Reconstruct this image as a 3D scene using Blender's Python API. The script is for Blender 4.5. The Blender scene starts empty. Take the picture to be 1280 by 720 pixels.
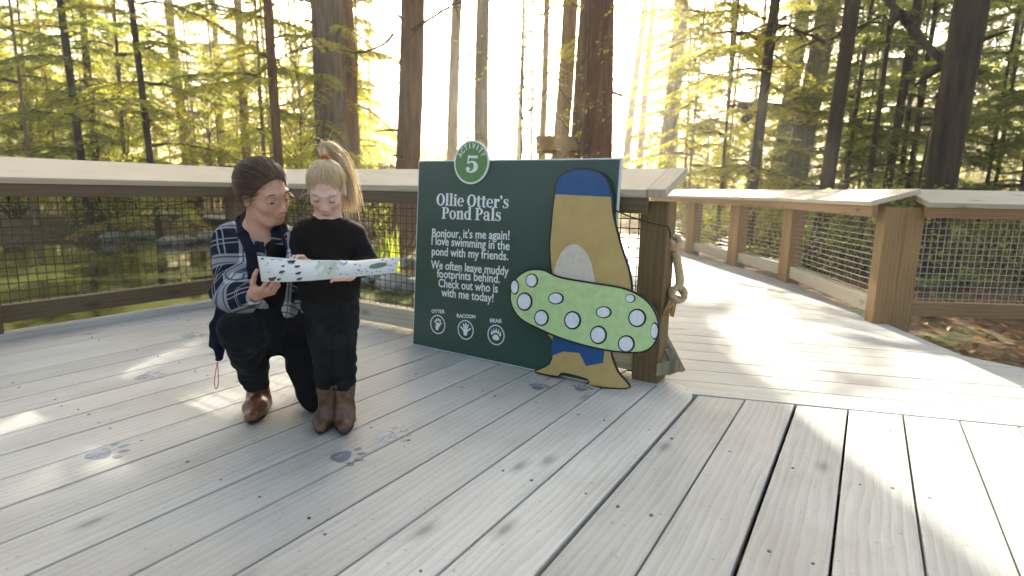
import bpy, bmesh, math, random
import numpy as np
from mathutils import Vector, Matrix
R = math.radians
random.seed(11)
rng = np.random.default_rng(11)
scn = bpy.context.scene
COL = scn.collection

# ------------------------------------------------------------------ camera
CAM_H = 0.97
YAW, PITCH, ROLL = R(31.638), R(9.701), R(1.2)
FPX = 716.0                                     # focal length for a 1280 px wide frame
_fw = np.array([-math.sin(YAW)*math.cos(PITCH), math.cos(YAW)*math.cos(PITCH), -math.sin(PITCH)])
_r0 = np.array([math.cos(YAW), math.sin(YAW), 0.0]); _u0 = np.cross(_r0, _fw)
_rt = _r0*math.cos(ROLL)+_u0*math.sin(ROLL); _up = -_r0*math.sin(ROLL)+_u0*math.cos(ROLL)
cd = bpy.data.cameras.new("camera"); cam = bpy.data.objects.new("camera", cd); COL.objects.link(cam)
cam.matrix_world = Matrix(((_rt[0], _up[0], -_fw[0], 0), (_rt[1], _up[1], -_fw[1], 0), (_rt[2], _up[2], -_fw[2], CAM_H), (0, 0, 0, 1)))
cd.sensor_width = 36; cd.lens = 36*FPX/1280; cd.clip_start = 0.05; cd.clip_end = 2000
cd.dof.use_dof = True; cd.dof.focus_distance = 2.5; cd.dof.aperture_fstop = 2.0
scn.camera = cam

# ------------------------------------------------------------------ daylight: low sun ahead, behind the trees
SUN_EL = R(25.5); SUN_AZ = np.array([-0.4915, 0.8709])      # horizontal direction TO the sun
SUN = np.array([SUN_AZ[0]*math.cos(SUN_EL), SUN_AZ[1]*math.cos(SUN_EL), math.sin(SUN_EL)])
w = bpy.data.worlds.new("World"); scn.world = w; w.use_nodes = True
nt = w.node_tree; bg = nt.nodes["Background"]
sky = nt.nodes.new("ShaderNodeTexSky"); sky.sky_type = 'NISHITA'; sky.sun_disc = False
sky.sun_elevation = SUN_EL; sky.sun_rotation = math.atan2(SUN_AZ[0], SUN_AZ[1])
sky.air_density = 0.7; sky.dust_density = 6.0; sky.ozone_density = 1.0
wb = nt.nodes.new("ShaderNodeMix"); wb.data_type = 'RGBA'; wb.blend_type = 'MULTIPLY'; wb.inputs[0].default_value = 1.0
wb.inputs[7].default_value = (1.0, 0.96, 0.81, 1.0)      # camera balanced for open shade
nt.links.new(sky.outputs[0], wb.inputs[6]); nt.links.new(wb.outputs[2], bg.inputs[0]); bg.inputs[1].default_value = 0.15
sl = bpy.data.lights.new("sun", 'SUN'); so = bpy.data.objects.new("sun", sl); COL.objects.link(so)
sl.energy = 5.0; sl.angle = R(0.55); sl.color = (1.0, 0.92, 0.78)
so.rotation_euler = Vector(SUN).to_track_quat('Z', 'Y').to_euler(); so.location = (0, 0, 30)
scn.view_settings.view_transform = 'Standard'; scn.view_settings.look = 'None'
scn.view_settings.exposure = 2.15; scn.view_settings.gamma = 1.0
scn.view_settings.use_curve_mapping = False
cy = scn.cycles
cy.max_bounces = 7; cy.diffuse_bounces = 4; cy.transmission_bounces = 4; cy.transparent_max_bounces = 8; cy.volume_bounces = 0
cy.caustics_reflective = False; cy.caustics_refractive = False
cy.sample_clamp_indirect = 6.0; cy.use_denoising = True

# ------------------------------------------------------------------ sight-line helpers (photo coordinates -> metres)
EYE = np.array([0, 0, CAM_H])
def ray(x, y): return _fw + _rt*(x-640)/FPX - _up*(y-360)/FPX
def on_z(x, y, z=0.0):
    d = ray(x, y); return EYE + d*((z-CAM_H)/d[2])
def at_depth(x, y, D): return EYE + ray(x, y)*D
def fwd_pt(x, y, dh):                             # point on a sight line, dh metres ahead measured on the ground
    d = ray(x, y); hf = np.array([-math.sin(YAW), math.cos(YAW), 0]); return EYE + d*(dh/(d@hf))

# ------------------------------------------------------------------ bookkeeping
def tag(o, label=None, cat=None, group=None, kind=None):
    if label: o["label"] = label
    if cat: o["category"] = cat
    if group: o["group"] = group
    if kind: o["kind"] = kind
    return o
def thing(name, label, cat, loc=(0, 0, 0), rz=0.0, group=None):
    o = bpy.data.objects.new(name, None); COL.objects.link(o)
    o.location = loc; o.rotation_euler = (0, 0, rz); o.empty_display_size = 0.1
    return tag(o, label, cat, group)
def link_mesh(name, me, mats, parent=None, world=True):
    """One mesh object. Geometry is in world metres; under a parent it keeps its place."""
    o = bpy.data.objects.new(name, me); COL.objects.link(o)
    for m in (mats if isinstance(mats, (list, tuple)) else [mats]): me.materials.append(m)
    if parent is not None:
        o.parent = parent
        if world:
            p = parent; M = p.matrix_basis.copy()
            while p.parent: p = p.parent; M = p.matrix_basis @ M
            me.transform(M.inverted())
    return o
def copy_tree(o, parent=None):
    c = o.copy(); COL.objects.link(c); c.parent = parent
    for ch in o.children: copy_tree(ch, c)
    return c

class MB:
    """Collects shapes (with a UV laid along the grain) and links them as ONE mesh."""
    def __init__(s): s.v = []; s.f = []; s.uv = []; s.mi = []; s.sm = []
    def face(s, idx, uv=None, mi=0, sm=False):
        s.f.append(tuple(idx)); s.uv.append(uv if uv else [(0, 0)]*len(idx)); s.mi.append(mi); s.sm.append(sm)
    def board(s, a, b, wv, tv, mi=0):
        """Box from a to b (centre line), half width vector wv, half thickness vector tv."""
        a, b, wv, tv = (np.array(q, float) for q in (a, b, wv, tv))
        L = np.linalg.norm(b-a); W = np.linalg.norm(wv)*2; T = np.linalg.norm(tv)*2
        n = len(s.v); ru, rv = random.uniform(0, 60), random.uniform(0, 60)
        if np.dot(np.cross(b-a, wv), tv) < 0: wv = -wv
        for p in (a, b):
            for q in (-wv-tv, wv-tv, wv+tv, -wv+tv): s.v.append(tuple(p+q))
        off = [0, W, W+T, 2*W+T, 2*W+2*T]
        for k in range(4):
            k2 = (k+1) % 4
            s.face((n+k, n+4+k, n+4+k2, n+k2)[::-1], [(ru, rv+off[k]), (ru+L, rv+off[k]), (ru+L, rv+off[k+1]), (ru, rv+off[k+1])][::-1], mi)
        s.face((n, n+1, n+2, n+3)[::-1], [(ru, rv), (ru+.02, rv+W), (ru+.02+T, rv+W), (ru+T, rv)][::-1], mi)
        s.face((n+4, n+5, n+6, n+7), [(ru, rv), (ru+.02, rv+W), (ru+.02+T, rv+W), (ru+T, rv)], mi)
    def prism(s, poly, z0, z1, du, mi=0):
        """Plan polygon (ccw) pulled from z0 to z1; grain along unit direction du."""
        n = len(s.v); k = len(poly); du = np.array(du, float)[:2]; dv = np.array([-du[1], du[0]])
        ru, rv = random.uniform(0, 60), random.uniform(0, 60)
        U = [(ru+np.dot(p[:2], du), rv+np.dot(p[:2], dv)) for p in poly]
        for p in poly: s.v.append((p[0], p[1], z0))
        for p in poly: s.v.append((p[0], p[1], z1))
        s.face(range(n+k, n+2*k), U, mi); s.face(list(range(n, n+k))[::-1], U[::-1], mi)
        for i in range(k):
            j = (i+1) % k
            s.face((n+i, n+j, n+k+j, n+k+i), [U[i], U[j], (U[j][0], U[j][1]+.04), (U[i][0], U[i][1]+.04)], mi)
    def plate(s, P, nrm, t, mi=0, tri=False):
        """Flat outline of 3-D points P given thickness t along nrm (front at P + nrm*t)."""
        P = [np.array(p, float) for p in P]; nrm = np.array(nrm, float)
        A = np.zeros(3)
        for i in range(len(P)): A += np.cross(P[i], P[(i+1) % len(P)])
        if A@nrm < 0: P = P[::-1]
        n = len(s.v); k = len(P)
        for p in P: s.v.append(tuple(p))
        for p in P: s.v.append(tuple(p+nrm*t))
        s.face(range(n+k, n+2*k), None, mi); s.face(list(range(n, n+k))[::-1], None, mi)
        for i in range(k): s.face((n+i, n+(i+1) % k, n+k+(i+1) % k, n+k+i), None, mi)
    def tube(s, pts, rad, n=6, mi=0, cap=True, sm=True):
        pts = [np.array(p, float) for p in pts]; m = len(pts); b = len(s.v)
        if not hasattr(rad, '__len__'): rad = [rad]*m
        up = None; ln = 0.0
        Ls = [0.0]
        for i in range(1, m): ln += np.linalg.norm(pts[i]-pts[i-1]); Ls.append(ln)
        for i in range(m):
            t = pts[min(i+1, m-1)]-pts[max(i-1, 0)]; t = t/(np.linalg.norm(t)+1e-9)
            if up is None:
                up = np.array([0, 0, 1.0]) if abs(t[2]) < .9 else np.array([1.0, 0, 0])
            up = up-t*(up@t); up /= np.linalg.norm(up)+1e-9; sd = np.cross(t, up)
            for k in range(n):
                a = 2*math.pi*k/n; s.v.append(tuple(pts[i]+rad[i]*(math.cos(a)*up+math.sin(a)*sd)))
        for i in range(m-1):
            for k in range(n):
                k2 = (k+1) % n; r_ = max(rad[i], 1e-4)
                u0, u1 = k/n*6.28*r_, (k+1)/n*6.28*r_
                s.face((b+i*n+k, b+i*n+k2, b+(i+1)*n+k2, b+(i+1)*n+k), [(Ls[i], u0), (Ls[i], u1), (Ls[i+1], u1), (Ls[i+1], u0)], mi, sm)
        if cap:
            s.face([b+k for k in range(n)][::-1], None, mi); s.face([b+(m-1)*n+k for k in range(n)], None, mi)
    def ball(s, c, r, nu=12, nv=8, mi=0, M=None):
        c = np.array(c, float); r = np.array(r if hasattr(r, '__len__') else (r, r, r), float); b = len(s.v)
        M = np.eye(3) if M is None else M
        def P(th, ph): return tuple(c+M@(r*np.array([math.sin(th)*math.cos(ph), math.sin(th)*math.sin(ph), math.cos(th)])))
        s.v.append(P(0, 0))
        for i in range(1, nv):
            for k in range(nu): s.v.append(P(math.pi*i/nv, 2*math.pi*k/nu))
        s.v.append(P(math.pi, 0)); e = len(s.v)-1
        for k in range(nu):
            k2 = (k+1) % nu
            s.face((b, b+1+k, b+1+k2), None, mi, True)
            for i in range(nv-2): s.face((b+1+i*nu+k, b+1+(i+1)*nu+k, b+1+(i+1)*nu+k2, b+1+i*nu+k2), None, mi, True)
            s.face((e, b+1+(nv-2)*nu+k2, b+1+(nv-2)*nu+k), None, mi, True)
    def mesh(s, name):
        me = bpy.data.meshes.new(name); me.from_pydata(s.v, [], s.f)
        uv = me.uv_layers.new(name="UVMap")
        uv.data.foreach_set("uv", np.array([c for q in s.uv for c in q], np.float32).ravel())
        me.polygons.foreach_set("material_index", np.array(s.mi, np.int32))
        me.polygons.foreach_set("use_smooth", np.array(s.sm, bool)); me.update()
        return me
    def build(s, name, mats, parent=None, bevel=0.0, seg=2):
        o = link_mesh(name, s.mesh(name), mats, parent)
        if bevel:
            b = o.modifiers.new("bevel", 'BEVEL'); b.width = bevel; b.segments = seg; b.limit_method = 'ANGLE'; b.angle_limit = R(40)
        return o

# ------------------------------------------------------------------ materials
class NT:
    def __init__(s, name):
        s.m = bpy.data.materials.new(name); s.m.use_nodes = True; s.t = s.m.node_tree; s.t.nodes.clear()
        s.out = s.n('ShaderNodeOutputMaterial')
    def n(s, ty, **kw):
        nd = s.t.nodes.new(ty)
        for k, v in kw.items(): setattr(nd, k, v)
        return nd
    def put(s, sock, v):
        if v is None: return
        if isinstance(v, bpy.types.NodeSocket): s.t.links.new(v, sock)
        else:
            if hasattr(sock.default_value, '__len__') and not hasattr(v, '__len__'): v = (v,)*len(sock.default_value)
            if hasattr(v, '__len__') and len(sock.default_value) == 4 and len(v) == 3: v = tuple(v)+(1,)
            sock.default_value = v
    def math(s, op, a, b=None, c=None, clamp=False):
        nd = s.n('ShaderNodeMath', operation=op, use_clamp=clamp)
        for i, q in enumerate((a, b, c)): s.put(nd.inputs[i], q)
        return nd.outputs[0]
    def coord(s, kind='Object'): return s.n('ShaderNodeTexCoord').outputs[kind]
    def mapping(s, v, scale=(1, 1, 1), rot=(0, 0, 0), loc=(0, 0, 0)):
        nd = s.n('ShaderNodeMapping'); s.put(nd.inputs[0], v); s.put(nd.inputs[1], loc); s.put(nd.inputs[2], rot); s.put(nd.inputs[3], scale)
        return nd.outputs[0]
    def noise(s, v, scale=5.0, detail=4.0, rough=0.55, dist=0.0, out=0):
        nd = s.n('ShaderNodeTexNoise'); s.put(nd.inputs['Vector'], v); nd.inputs['Scale'].default_value = scale
        nd.inputs['Detail'].default_value = detail; nd.inputs['Roughness'].default_value = rough; nd.inputs['Distortion'].default_value = dist
        return nd.outputs[out]
    def ramp(s, f, stops, interp='LINEAR'):
        nd = s.n('ShaderNodeValToRGB'); s.put(nd.inputs[0], f); cr = nd.color_ramp; cr.interpolation = interp
        while len(cr.elements) < len(stops): cr.elements.new(0.5)
        for e, (p, c) in zip(cr.elements, stops):
            e.position = p; e.color = (c, c, c, 1) if not hasattr(c, '__len__') else tuple(c)+(1,)
        return nd.outputs[0]
    def mix(s, f, a, b, mode='MIX'):
        nd = s.n('ShaderNodeMix', data_type='RGBA', blend_type=mode); s.put(nd.inputs[0], f); s.put(nd.inputs[6], a); s.put(nd.inputs[7], b)
        return nd.outputs[2]
    def bump(s, h, strength=0.3, dist=0.01):
        nd = s.n('ShaderNodeBump'); nd.inputs['Strength'].default_value = strength; nd.inputs['Distance'].default_value = dist; s.put(nd.inputs['Height'], h)
        return nd.outputs[0]
    def bsdf(s, color, rough=0.6, normal=None, spec=0.4, metal=0.0, **kw):
        b = s.n('ShaderNodeBsdfPrincipled'); s.put(b.inputs['Base Color'], color); s.put(b.inputs['Roughness'], rough)
        b.inputs['Specular IOR Level'].default_value = spec; b.inputs['Metallic'].default_value = metal
        if normal is not None: s.put(b.inputs['Normal'], normal)
        for k, v in kw.items(): s.put(b.inputs[k], v)
        return b.outputs[0]
    def done(s, sh): s.t.links.new(sh, s.out.inputs[0]); return s.m

def plain(name, col, rough=0.6, spec=0.4, metal=0.0, vary=0.12, scale=30.0, bump=0.0):
    g = NT(name); c = g.coord(); nz = g.noise(c, scale, 4)
    k = g.ramp(nz, [(0.25, 1-vary), (0.75, 1+vary)])
    cc = g.mix(1.0, tuple(col), k, 'MULTIPLY')
    nb = g.bump(nz, bump, 0.004) if bump else None
    return g.done(g.bsdf(cc, rough, nb, spec, metal))

def wood(name, light, dark, grain=1.0, rough=0.72, knots=True, gap=0.5, spec=0.3, stain=None, ramt=0.16, groove=0.22):
    """Sawn boards; UV u runs along the grain in metres, v across it."""
    g = NT(name); uv = g.coord('UV')
    fine = g.noise(g.mapping(uv, (2.2, 150, 1)), 1.0, 5, 0.6)
    warp = g.noise(g.mapping(uv, (0.8, 6.0, 1)), 1.0, 3, 0.5, out=1)
    uvw = g.n('ShaderNodeMix', data_type='VECTOR'); uvw.inputs[0].default_value = 0.035
    g.put(uvw.inputs[4], uv); g.put(uvw.inputs[5], warp)
    wv = g.n('ShaderNodeTexWave', wave_type='BANDS', bands_direction='Y', wave_profile='SAW')
    g.put(wv.inputs['Vector'], g.mapping(uvw.outputs[1], (0.22, 1.0, 1))); wv.inputs['Scale'].default_value = 11
    wv.inputs['Distortion'].default_value = 7.0; wv.inputs['Detail'].default_value = 3; wv.inputs['Detail Scale'].default_value = 0.8
    rings = wv.outputs['Fac']
    blot = g.noise(g.mapping(uv, (0.9, 3.5, 1)), 1.6, 4, 0.6)
    f = g.math('ADD', g.math('MULTIPLY', fine, 0.55*grain), g.math('MULTIPLY', rings, 0.22*grain))
    f = g.math('ADD', f, g.math('ADD', g.math('MULTIPLY', blot, 0.45), 0.385*(1-grain)))
    col = g.ramp(f, [(0.30, dark), (0.50, tuple(0.55*a+0.45*b for a, b in zip(light, dark))), (0.68, light)])
    board = g.n('ShaderNodeAttribute', attribute_name='tint').outputs['Fac']
    h = g.math('ADD', g.math('MULTIPLY', fine, 0.5), g.math('MULTIPLY', rings, 0.5*groove/0.22))
    if knots:
        vo = g.n('ShaderNodeTexVoronoi', feature='F1', voronoi_dimensions='2D'); g.put(vo.inputs['Vector'], g.mapping(uvw.outputs[1], (1.1, 2.6, 1))); vo.inputs['Scale'].default_value = 1.0
        kn = g.ramp(vo.outputs['Distance'], [(0.022, 1.0), (0.04, 0.5), (0.085, 0.0)])
        col = g.mix(g.math('MULTIPLY', kn, 0.6), col, tuple(0.5*q for q in dark))
    if stain:
        st = g.noise(g.coord('Object'), 1.1, 5, 0.62)
        sk = g.ramp(st, [(0.46, 0.0), (0.70, 1.0)])
        col = g.mix(g.math('MULTIPLY', sk, 0.55), col, stain)
        sp = g.noise(g.coord('Object'), 55.0, 2, 0.5)
        col = g.mix(g.ramp(sp, [(0.67, 0.0), (0.74, 0.5)]), col, tuple(0.5*q for q in dark))
    return g.done(g.bsdf(g.mix(1.0, col, g.tint_mul(ramt) if hasattr(g, 'tint_mul') else g.math('ADD', 1.0-ramt*0.5, g.math('MULTIPLY', board, ramt)), 'MULTIPLY'), rough, g.bump(h, 0.35*grain, 0.004), spec))

def set_tint(o, groups):
    """groups: per-face random number so that boards differ from one another."""
    a = o.data.attributes.new('tint', 'FLOAT', 'FACE'); a.data.foreach_set('value', np.array(groups, np.float32))

def leaf_mat(name, col, trans, vary=0.35, tf=0.5):
    g = NT(name)
    t = g.n('ShaderNodeAttribute', attribute_name='tint').outputs['Fac']
    k = g.math('ADD', 1.0-vary, g.math('MULTIPLY', t, 2*vary))
    c1 = g.mix(1.0, tuple(col), k, 'MULTIPLY'); c2 = g.mix(1.0, tuple(trans), k, 'MULTIPLY')
    d = g.n('ShaderNodeBsdfDiffuse'); g.put(d.inputs[0], c1)
    tr = g.n('ShaderNodeBsdfTranslucent'); g.put(tr.inputs[0], c2)
    gl = g.n('ShaderNodeBsdfGlossy'); g.put(gl.inputs[0], (0.9, 0.9, 0.9)); gl.inputs['Roughness'].default_value = 0.45
    m = g.n('ShaderNodeMixShader'); m.inputs[0].default_value = tf; g.t.links.new(d.outputs[0], m.inputs[1]); g.t.links.new(tr.outputs[0], m.inputs[2])
    m2 = g.n('ShaderNodeMixShader'); m2.inputs[0].default_value = 0.04; g.t.links.new(m.outputs[0], m2.inputs[1]); g.t.links.new(gl.outputs[0], m2.inputs[2])
    return g.done(m2.outputs[0])

def bark_mat(name, light, dark, moss=0.0):
    g = NT(name); c = g.coord()
    fur = g.noise(g.mapping(c, (9, 9, 0.8)), 1.6, 6, 0.62, 0.6)
    big = g.noise(g.mapping(c, (1.5, 1.5, 0.35)), 1.0, 4)
    f = g.math('ADD', g.math('MULTIPLY', fur, 0.7), g.math('MULTIPLY', big, 0.3))
    col = g.ramp(f, [(0.34, dark), (0.56, light), (0.7, tuple(1.2*q for q in light))])
    if moss:
        mk = g.ramp(g.noise(g.mapping(c, (2, 2, 1.0)), 1.3, 5), [(0.5, 0.0), (0.65, moss)])
        col = g.mix(mk, col, (0.10, 0.12, 0.035))
    return g.done(g.bsdf(col, 0.9, g.bump(fur, 0.9, 0.05), 0.2))

M = {}
M['deck'] = wood('weathered_deck_wood', (0.47, 0.462, 0.43), (0.22, 0.21, 0.185), 0.62, 0.60, True, spec=0.42, stain=(0.30, 0.26, 0.21), ramt=0.26, groove=0.12)
M['gap_shade'] = plain('gap_shade_sheet', (0.03, 0.025, 0.02), 0.9)  # stands in for the shade under the boards
M['rail'] = wood('shaded_rail_timber', (0.135, 0.092, 0.05), (0.062, 0.04, 0.02), 0.9, 0.7, True)  # darkened for rails that lie in shade; the shade is in the colour
M['rail_sunlit'] = wood('sunlit_rail_timber', (0.30, 0.175, 0.075), (0.14, 0.075, 0.03), 0.8, 0.7, True)  # lighter copy of the rail timber, sunlight put into the colour
M['cap'] = wood('rail_cap_timber', (0.50, 0.43, 0.315), (0.29, 0.23, 0.155), 0.8, 0.6, True, spec=0.5)
M['post'] = wood('post_timber', (0.19, 0.13, 0.06), (0.09, 0.058, 0.026), 0.9, 0.75, True)
M['wire'] = plain('dull_mesh_wire', (0.05, 0.04, 0.03), 0.5, 0.4, 0.3)
M['wire_bright'] = plain('galvanised_mesh_wire', (0.45, 0.42, 0.38), 0.4, 0.5, 0.7)
M['black'] = plain('black_rubber', (0.012, 0.012, 0.013), 0.55)
M['nail'] = plain('nail_heads', (0.09, 0.09, 0.095), 0.5, 0.5, 0.5)

# ================================================================== SETTING
# ---- deck of the viewing platform: long boards along Y
PW = 0.2125; GAPX = -0.626
H0 = np.array([-0.636, 2.764]); HD = np.array([0.9497, 0.3131])        # header line where the boards end
def header_y(x): return H0[1]+(x-H0[0])*HD[1]/HD[0]-0.008
X_LEFT, Y_NEAR = -4.43, -2.2
deck = MB(); tints = []
gaps_w = {0: 0.014, 1: 0.006, 2: 0.013, 3: 0.008, -1: 0.009, -2: 0.006, -3: 0.0095}
def add_board(mb, poly, z, du):
    n = len(mb.f); mb.prism(poly, z-0.038, z, du); t = random.random(); tints.extend([t]*(len(mb.f)-n))
k = -19
while True:
    x0 = GAPX+k*PW; x1 = x0+PW
    if x0 > 3.2: break
    if x1 > X_LEFT:
        a = max(x0+gaps_w.get(k, random.choice([0.006, 0.008, 0.010, 0.012]))/2, X_LEFT); b = x1-gaps_w.get(k+1, 0.005)/2
        z = random.uniform(-0.0012, 0.0012)
        if x1 < -0.7:
            # butt joints of long boards, staggered, away from the middle of the picture
            top = 2.95
            if k == -2:
                poly = [(a, Y_NEAR), (b, Y_NEAR), (b, top-.015), (a, top-.015)]
            else: poly = [(a, Y_NEAR), (b, Y_NEAR), (b, top), (a, top)]
            add_board(deck, poly, z, (0, 1))
        elif k == -1:
            add_board(deck, [(a, Y_NEAR), (b, Y_NEAR), (b, 2.70), (b-.022, 2.80), (b-.10, 2.875), (a, 2.90)], z, (0, 1))
        else:
            ya, yb = header_y(a), header_y(b)
            add_board(deck, [(a, Y_NEAR), (b, Y_NEAR), (b, yb), (a, ya)], z, (0, 1))
    k += 1
# kerb board along the pond side
n0 = len(deck.f); deck.board((X_LEFT-0.03, Y_NEAR, 0.016), (X_LEFT-0.03, 2.95, 0.016), (0.045, 0, 0), (0, 0, 0.022)); tints += [0.9]*(len(deck.f)-n0)
do = deck.build('deck_floor', [M['deck']], None, 0.0035, 2); tag(do, kind='structure'); set_tint(do, tints)

# ---- walkway that bends away to the right: boards across the path, fanning
walk = MB(); tints = []
Lp = [(-0.86, 2.985), (-0.98, 3.30), (-1.30, 3.95), (-1.85, 5.0), (-2.55, 6.4), (-3.2, 7.6), (-4.1, 9.2), (-5.2, 11.0), (-6.6, 13.0)]
Rp = [(2.6, 3.85+.28), (1.9, 4.05), (0.62, 4.42), (0.32, 5.02), (-0.62, 7.02), (-1.40, 8.15), (-2.30, 9.32), (-3.3, 10.9), (-4.6, 13.0)]
def lerp_path(P, t):
    P = np.array(P, float); s = np.concatenate([[0], np.cumsum(np.linalg.norm(np.diff(P, axis=0), axis=1))]); s /= s[-1]
    return np.array([np.interp(t, s, P[:, 0]), np.interp(t, s, P[:, 1])])
edges = []
e0 = (np.array([-0.80, 2.775]), np.array([3.0, 2.775+3.8*HD[1]/HD[0]]))
base = [(H0+HD*-0.19, H0+HD*3.7)]
nv = np.array([-HD[1], HD[0]])
rows = []
for i in range(8): rows.append((H0+nv*(0.004+0.205*i)+HD*(-0.16-0.05*i-0.012*i*i), H0+nv*(0.004+0.205*i)+HD*max(3.6-0.0*i, 1.0)))
# beyond the eighth board the path turns: rotate rows gently and clip to the right rail line
ang = math.atan2(HD[1], HD[0]); o = H0+nv*(0.004+0.205*7)
cur = np.array(rows[-1][0]);
for i in range(44):
    ang_i = ang+R(0.55)*min(i, 30)
    d = np.array([math.cos(ang_i), math.sin(ang_i)]); nn = np.array([-d[1], d[0]])
    cur = cur+nn*0.205+d*(-0.02 if i < 4 else -0.015)
    rows.append((cur.copy(), cur+d*5.0))
def right_limit(p, q):
    """cut the board p->q where it meets the right-hand edge of the path"""
    best = None; d = q-p
    for a, b in zip(Rp[:-1], Rp[1:]):
        a = np.array(a); b = np.array(b); e = b-a; den = d[0]*e[1]-d[1]*e[0]
        if abs(den) < 1e-9: continue
        t = ((a[0]-p[0])*e[1]-(a[1]-p[1])*e[0])/den; u = ((a[0]-p[0])*d[1]-(a[1]-p[1])*d[0])/den
        if 0 <= u <= 1 and 0 < t <= 1 and (best is None or t < best): best = t
    return p+d*best if best is not None else q
for i in range(len(rows)-1):
    p0, q0 = rows[i]; p1, q1 = rows[i+1]
    d0 = (q0-p0)/np.linalg.norm(q0-p0); n_ = np.array([-d0[1], d0[0]])
    g = 0.004 if i % 3 else 0.006
    q0c, q1c = right_limit(p0, q0), right_limit(p1, q1)
    p0_ = p0+n_*g/2; p1_ = p1-n_*g/2; q0_ = q0c+n_*g/2; q1_ = q1c-n_*g/2
    z = random.uniform(-0.001, 0.001)
    n0 = len(walk.f); walk.prism([p0_, q0_, q1_, p1_], z-0.038, z, d0); t = random.random(); tints.extend([t]*(len(walk.f)-n0))
wo = walk.build('boardwalk_path', [M['deck']], None, 0.003, 2); tag(wo, kind='structure'); set_tint(wo, tints)

# filler board ends under the rail between platform and path
# dark joists below the boards
jo = MB()
for y in np.arange(-2.0, 2.9, 0.6): jo.board((X_LEFT, y, -0.12), (3.2, y, -0.12), (0, 0.03, 0), (0, 0, 0.075))
for i in range(0, 22):
    p = lerp_path(Lp, i/22); q = lerp_path(Lp, (i+1)/22); jo.board((*p, -0.125), (*q, -0.125), (0.03, 0.01, 0), (0, 0, 0.08))
    p = lerp_path(Rp[2:], i/22); q = lerp_path(Rp[2:], (i+1)/22); jo.board((*p, -0.125), (*q, -0.125), (0.03, 0.01, 0), (0, 0, 0.08))
jo.board((X_LEFT-.02, Y_NEAR, -0.16), (X_LEFT-.02, 2.95, -0.16), (0.03, 0, 0), (0, 0, 0.12))
jo.board((X_LEFT, 2.97, -0.16), (-0.9, 2.97, -0.16), (0, 0.03, 0), (0, 0, 0.12))
# near-black sheet well below the gaps: shade put in as colour
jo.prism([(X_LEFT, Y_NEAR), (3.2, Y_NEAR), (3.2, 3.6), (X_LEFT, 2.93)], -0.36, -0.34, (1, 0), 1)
tag(jo.build('deck_floor_joists', [M['rail'], M['gap_shade']]), kind='structure')

# nail and screw heads
nm = MB()
for k in range(-18, 17):
    x0 = GAPX+k*PW
    for y in np.arange(-0.8, 2.9, 0.6):
        for fx in (0.24, 0.76):
            if random.random() < 0.5: continue
            xx = x0+PW*fx+random.uniform(-.012, .012); yy = y+random.uniform(-.02, .02)
            if xx < X_LEFT+.03 or yy > (header_y(xx)-.05 if xx > -.63 else 2.85): continue
            r_ = random.uniform(.004, .0068); nm.tube([(xx, yy, -.004), (xx, yy, .0016)], r_, 8, 0, True, False)
tag(nm.build('deck_floor_nails', [M['nail']]), kind='structure')

# ---- terrain with the pond, water, path to the horizon
WATER_Z = -0.45
pond = [on_z(x, y, WATER_Z)[:2] for x, y in ((-260, 318), (-120, 306), (0, 303), (100, 302), (200, 298), (300, 301), (400, 318), (455, 345), (520, 366))]
pond += [np.array(p) for p in ((-1.4, 4.4), (-0.9, 2.6), (-3.4, 1.5), (-3.4, -4.5), (-14, -6.0))]
def sd_poly(X, Y, P):
    P = np.array(P); d = np.full(X.shape, 1e9); ins = np.zeros(X.shape, bool)
    for a, b in zip(P, np.roll(P, -1, 0)):
        e = b-a; t = np.clip(((X-a[0])*e[0]+(Y-a[1])*e[1])/(e@e), 0, 1)
        d = np.minimum(d, np.hypot(X-a[0]-t*e[0], Y-a[1]-t*e[1]))
        c = ((a[1] > Y) != (b[1] > Y)) & (X < (b[0]-a[0])*(Y-a[1])/(b[1]-a[1]+1e-12)+a[0]); ins ^= c
    return np.where(ins, -d, d)
def vnoise(X, Y, s, seed):
    r = np.random.default_rng(seed); T = r.random((64, 64)); x = X/s; y = Y/s; i = np.floor(x).astype(int); j = np.floor(y).astype(int)
    fx = x-i; fy = y-j; fx = fx*fx*(3-2*fx); fy = fy*fy*(3-2*fy); g = lambda a, b: T[a % 64, b % 64]
    return (g(i, j)*(1-fx)+g(i+1, j)*fx)*(1-fy)+(g(i, j+1)*(1-fx)+g(i+1, j+1)*fx)*fy
def ground_h(X, Y):
    X = np.asarray(X, float); Y = np.asarray(Y, float)
    s = sd_poly(X, Y, pond)
    z = np.where(s < 0, -0.50+np.maximum(s, -1.2)*0.35, -0.47+0.30*(1-np.exp(-np.maximum(s, 0)/0.9)))
    far = np.hypot(X, Y)
    z = z+np.where(s > 0, 1, 0)*np.minimum(s, 1)*(vnoise(X, Y, 2.6, 1)-.5)*0.16+(vnoise(X, Y, .6, 2)-.5)*.05*np.minimum(np.abs(s), 1)
    z = z+np.maximum(far-26, 0)*0.015
    under = (np.abs(X+.5) < 5.0) & (Y < 3.4) & (Y > -6)
    return np.where(under & (s > 0), np.minimum(z, -0.30), z)
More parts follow.
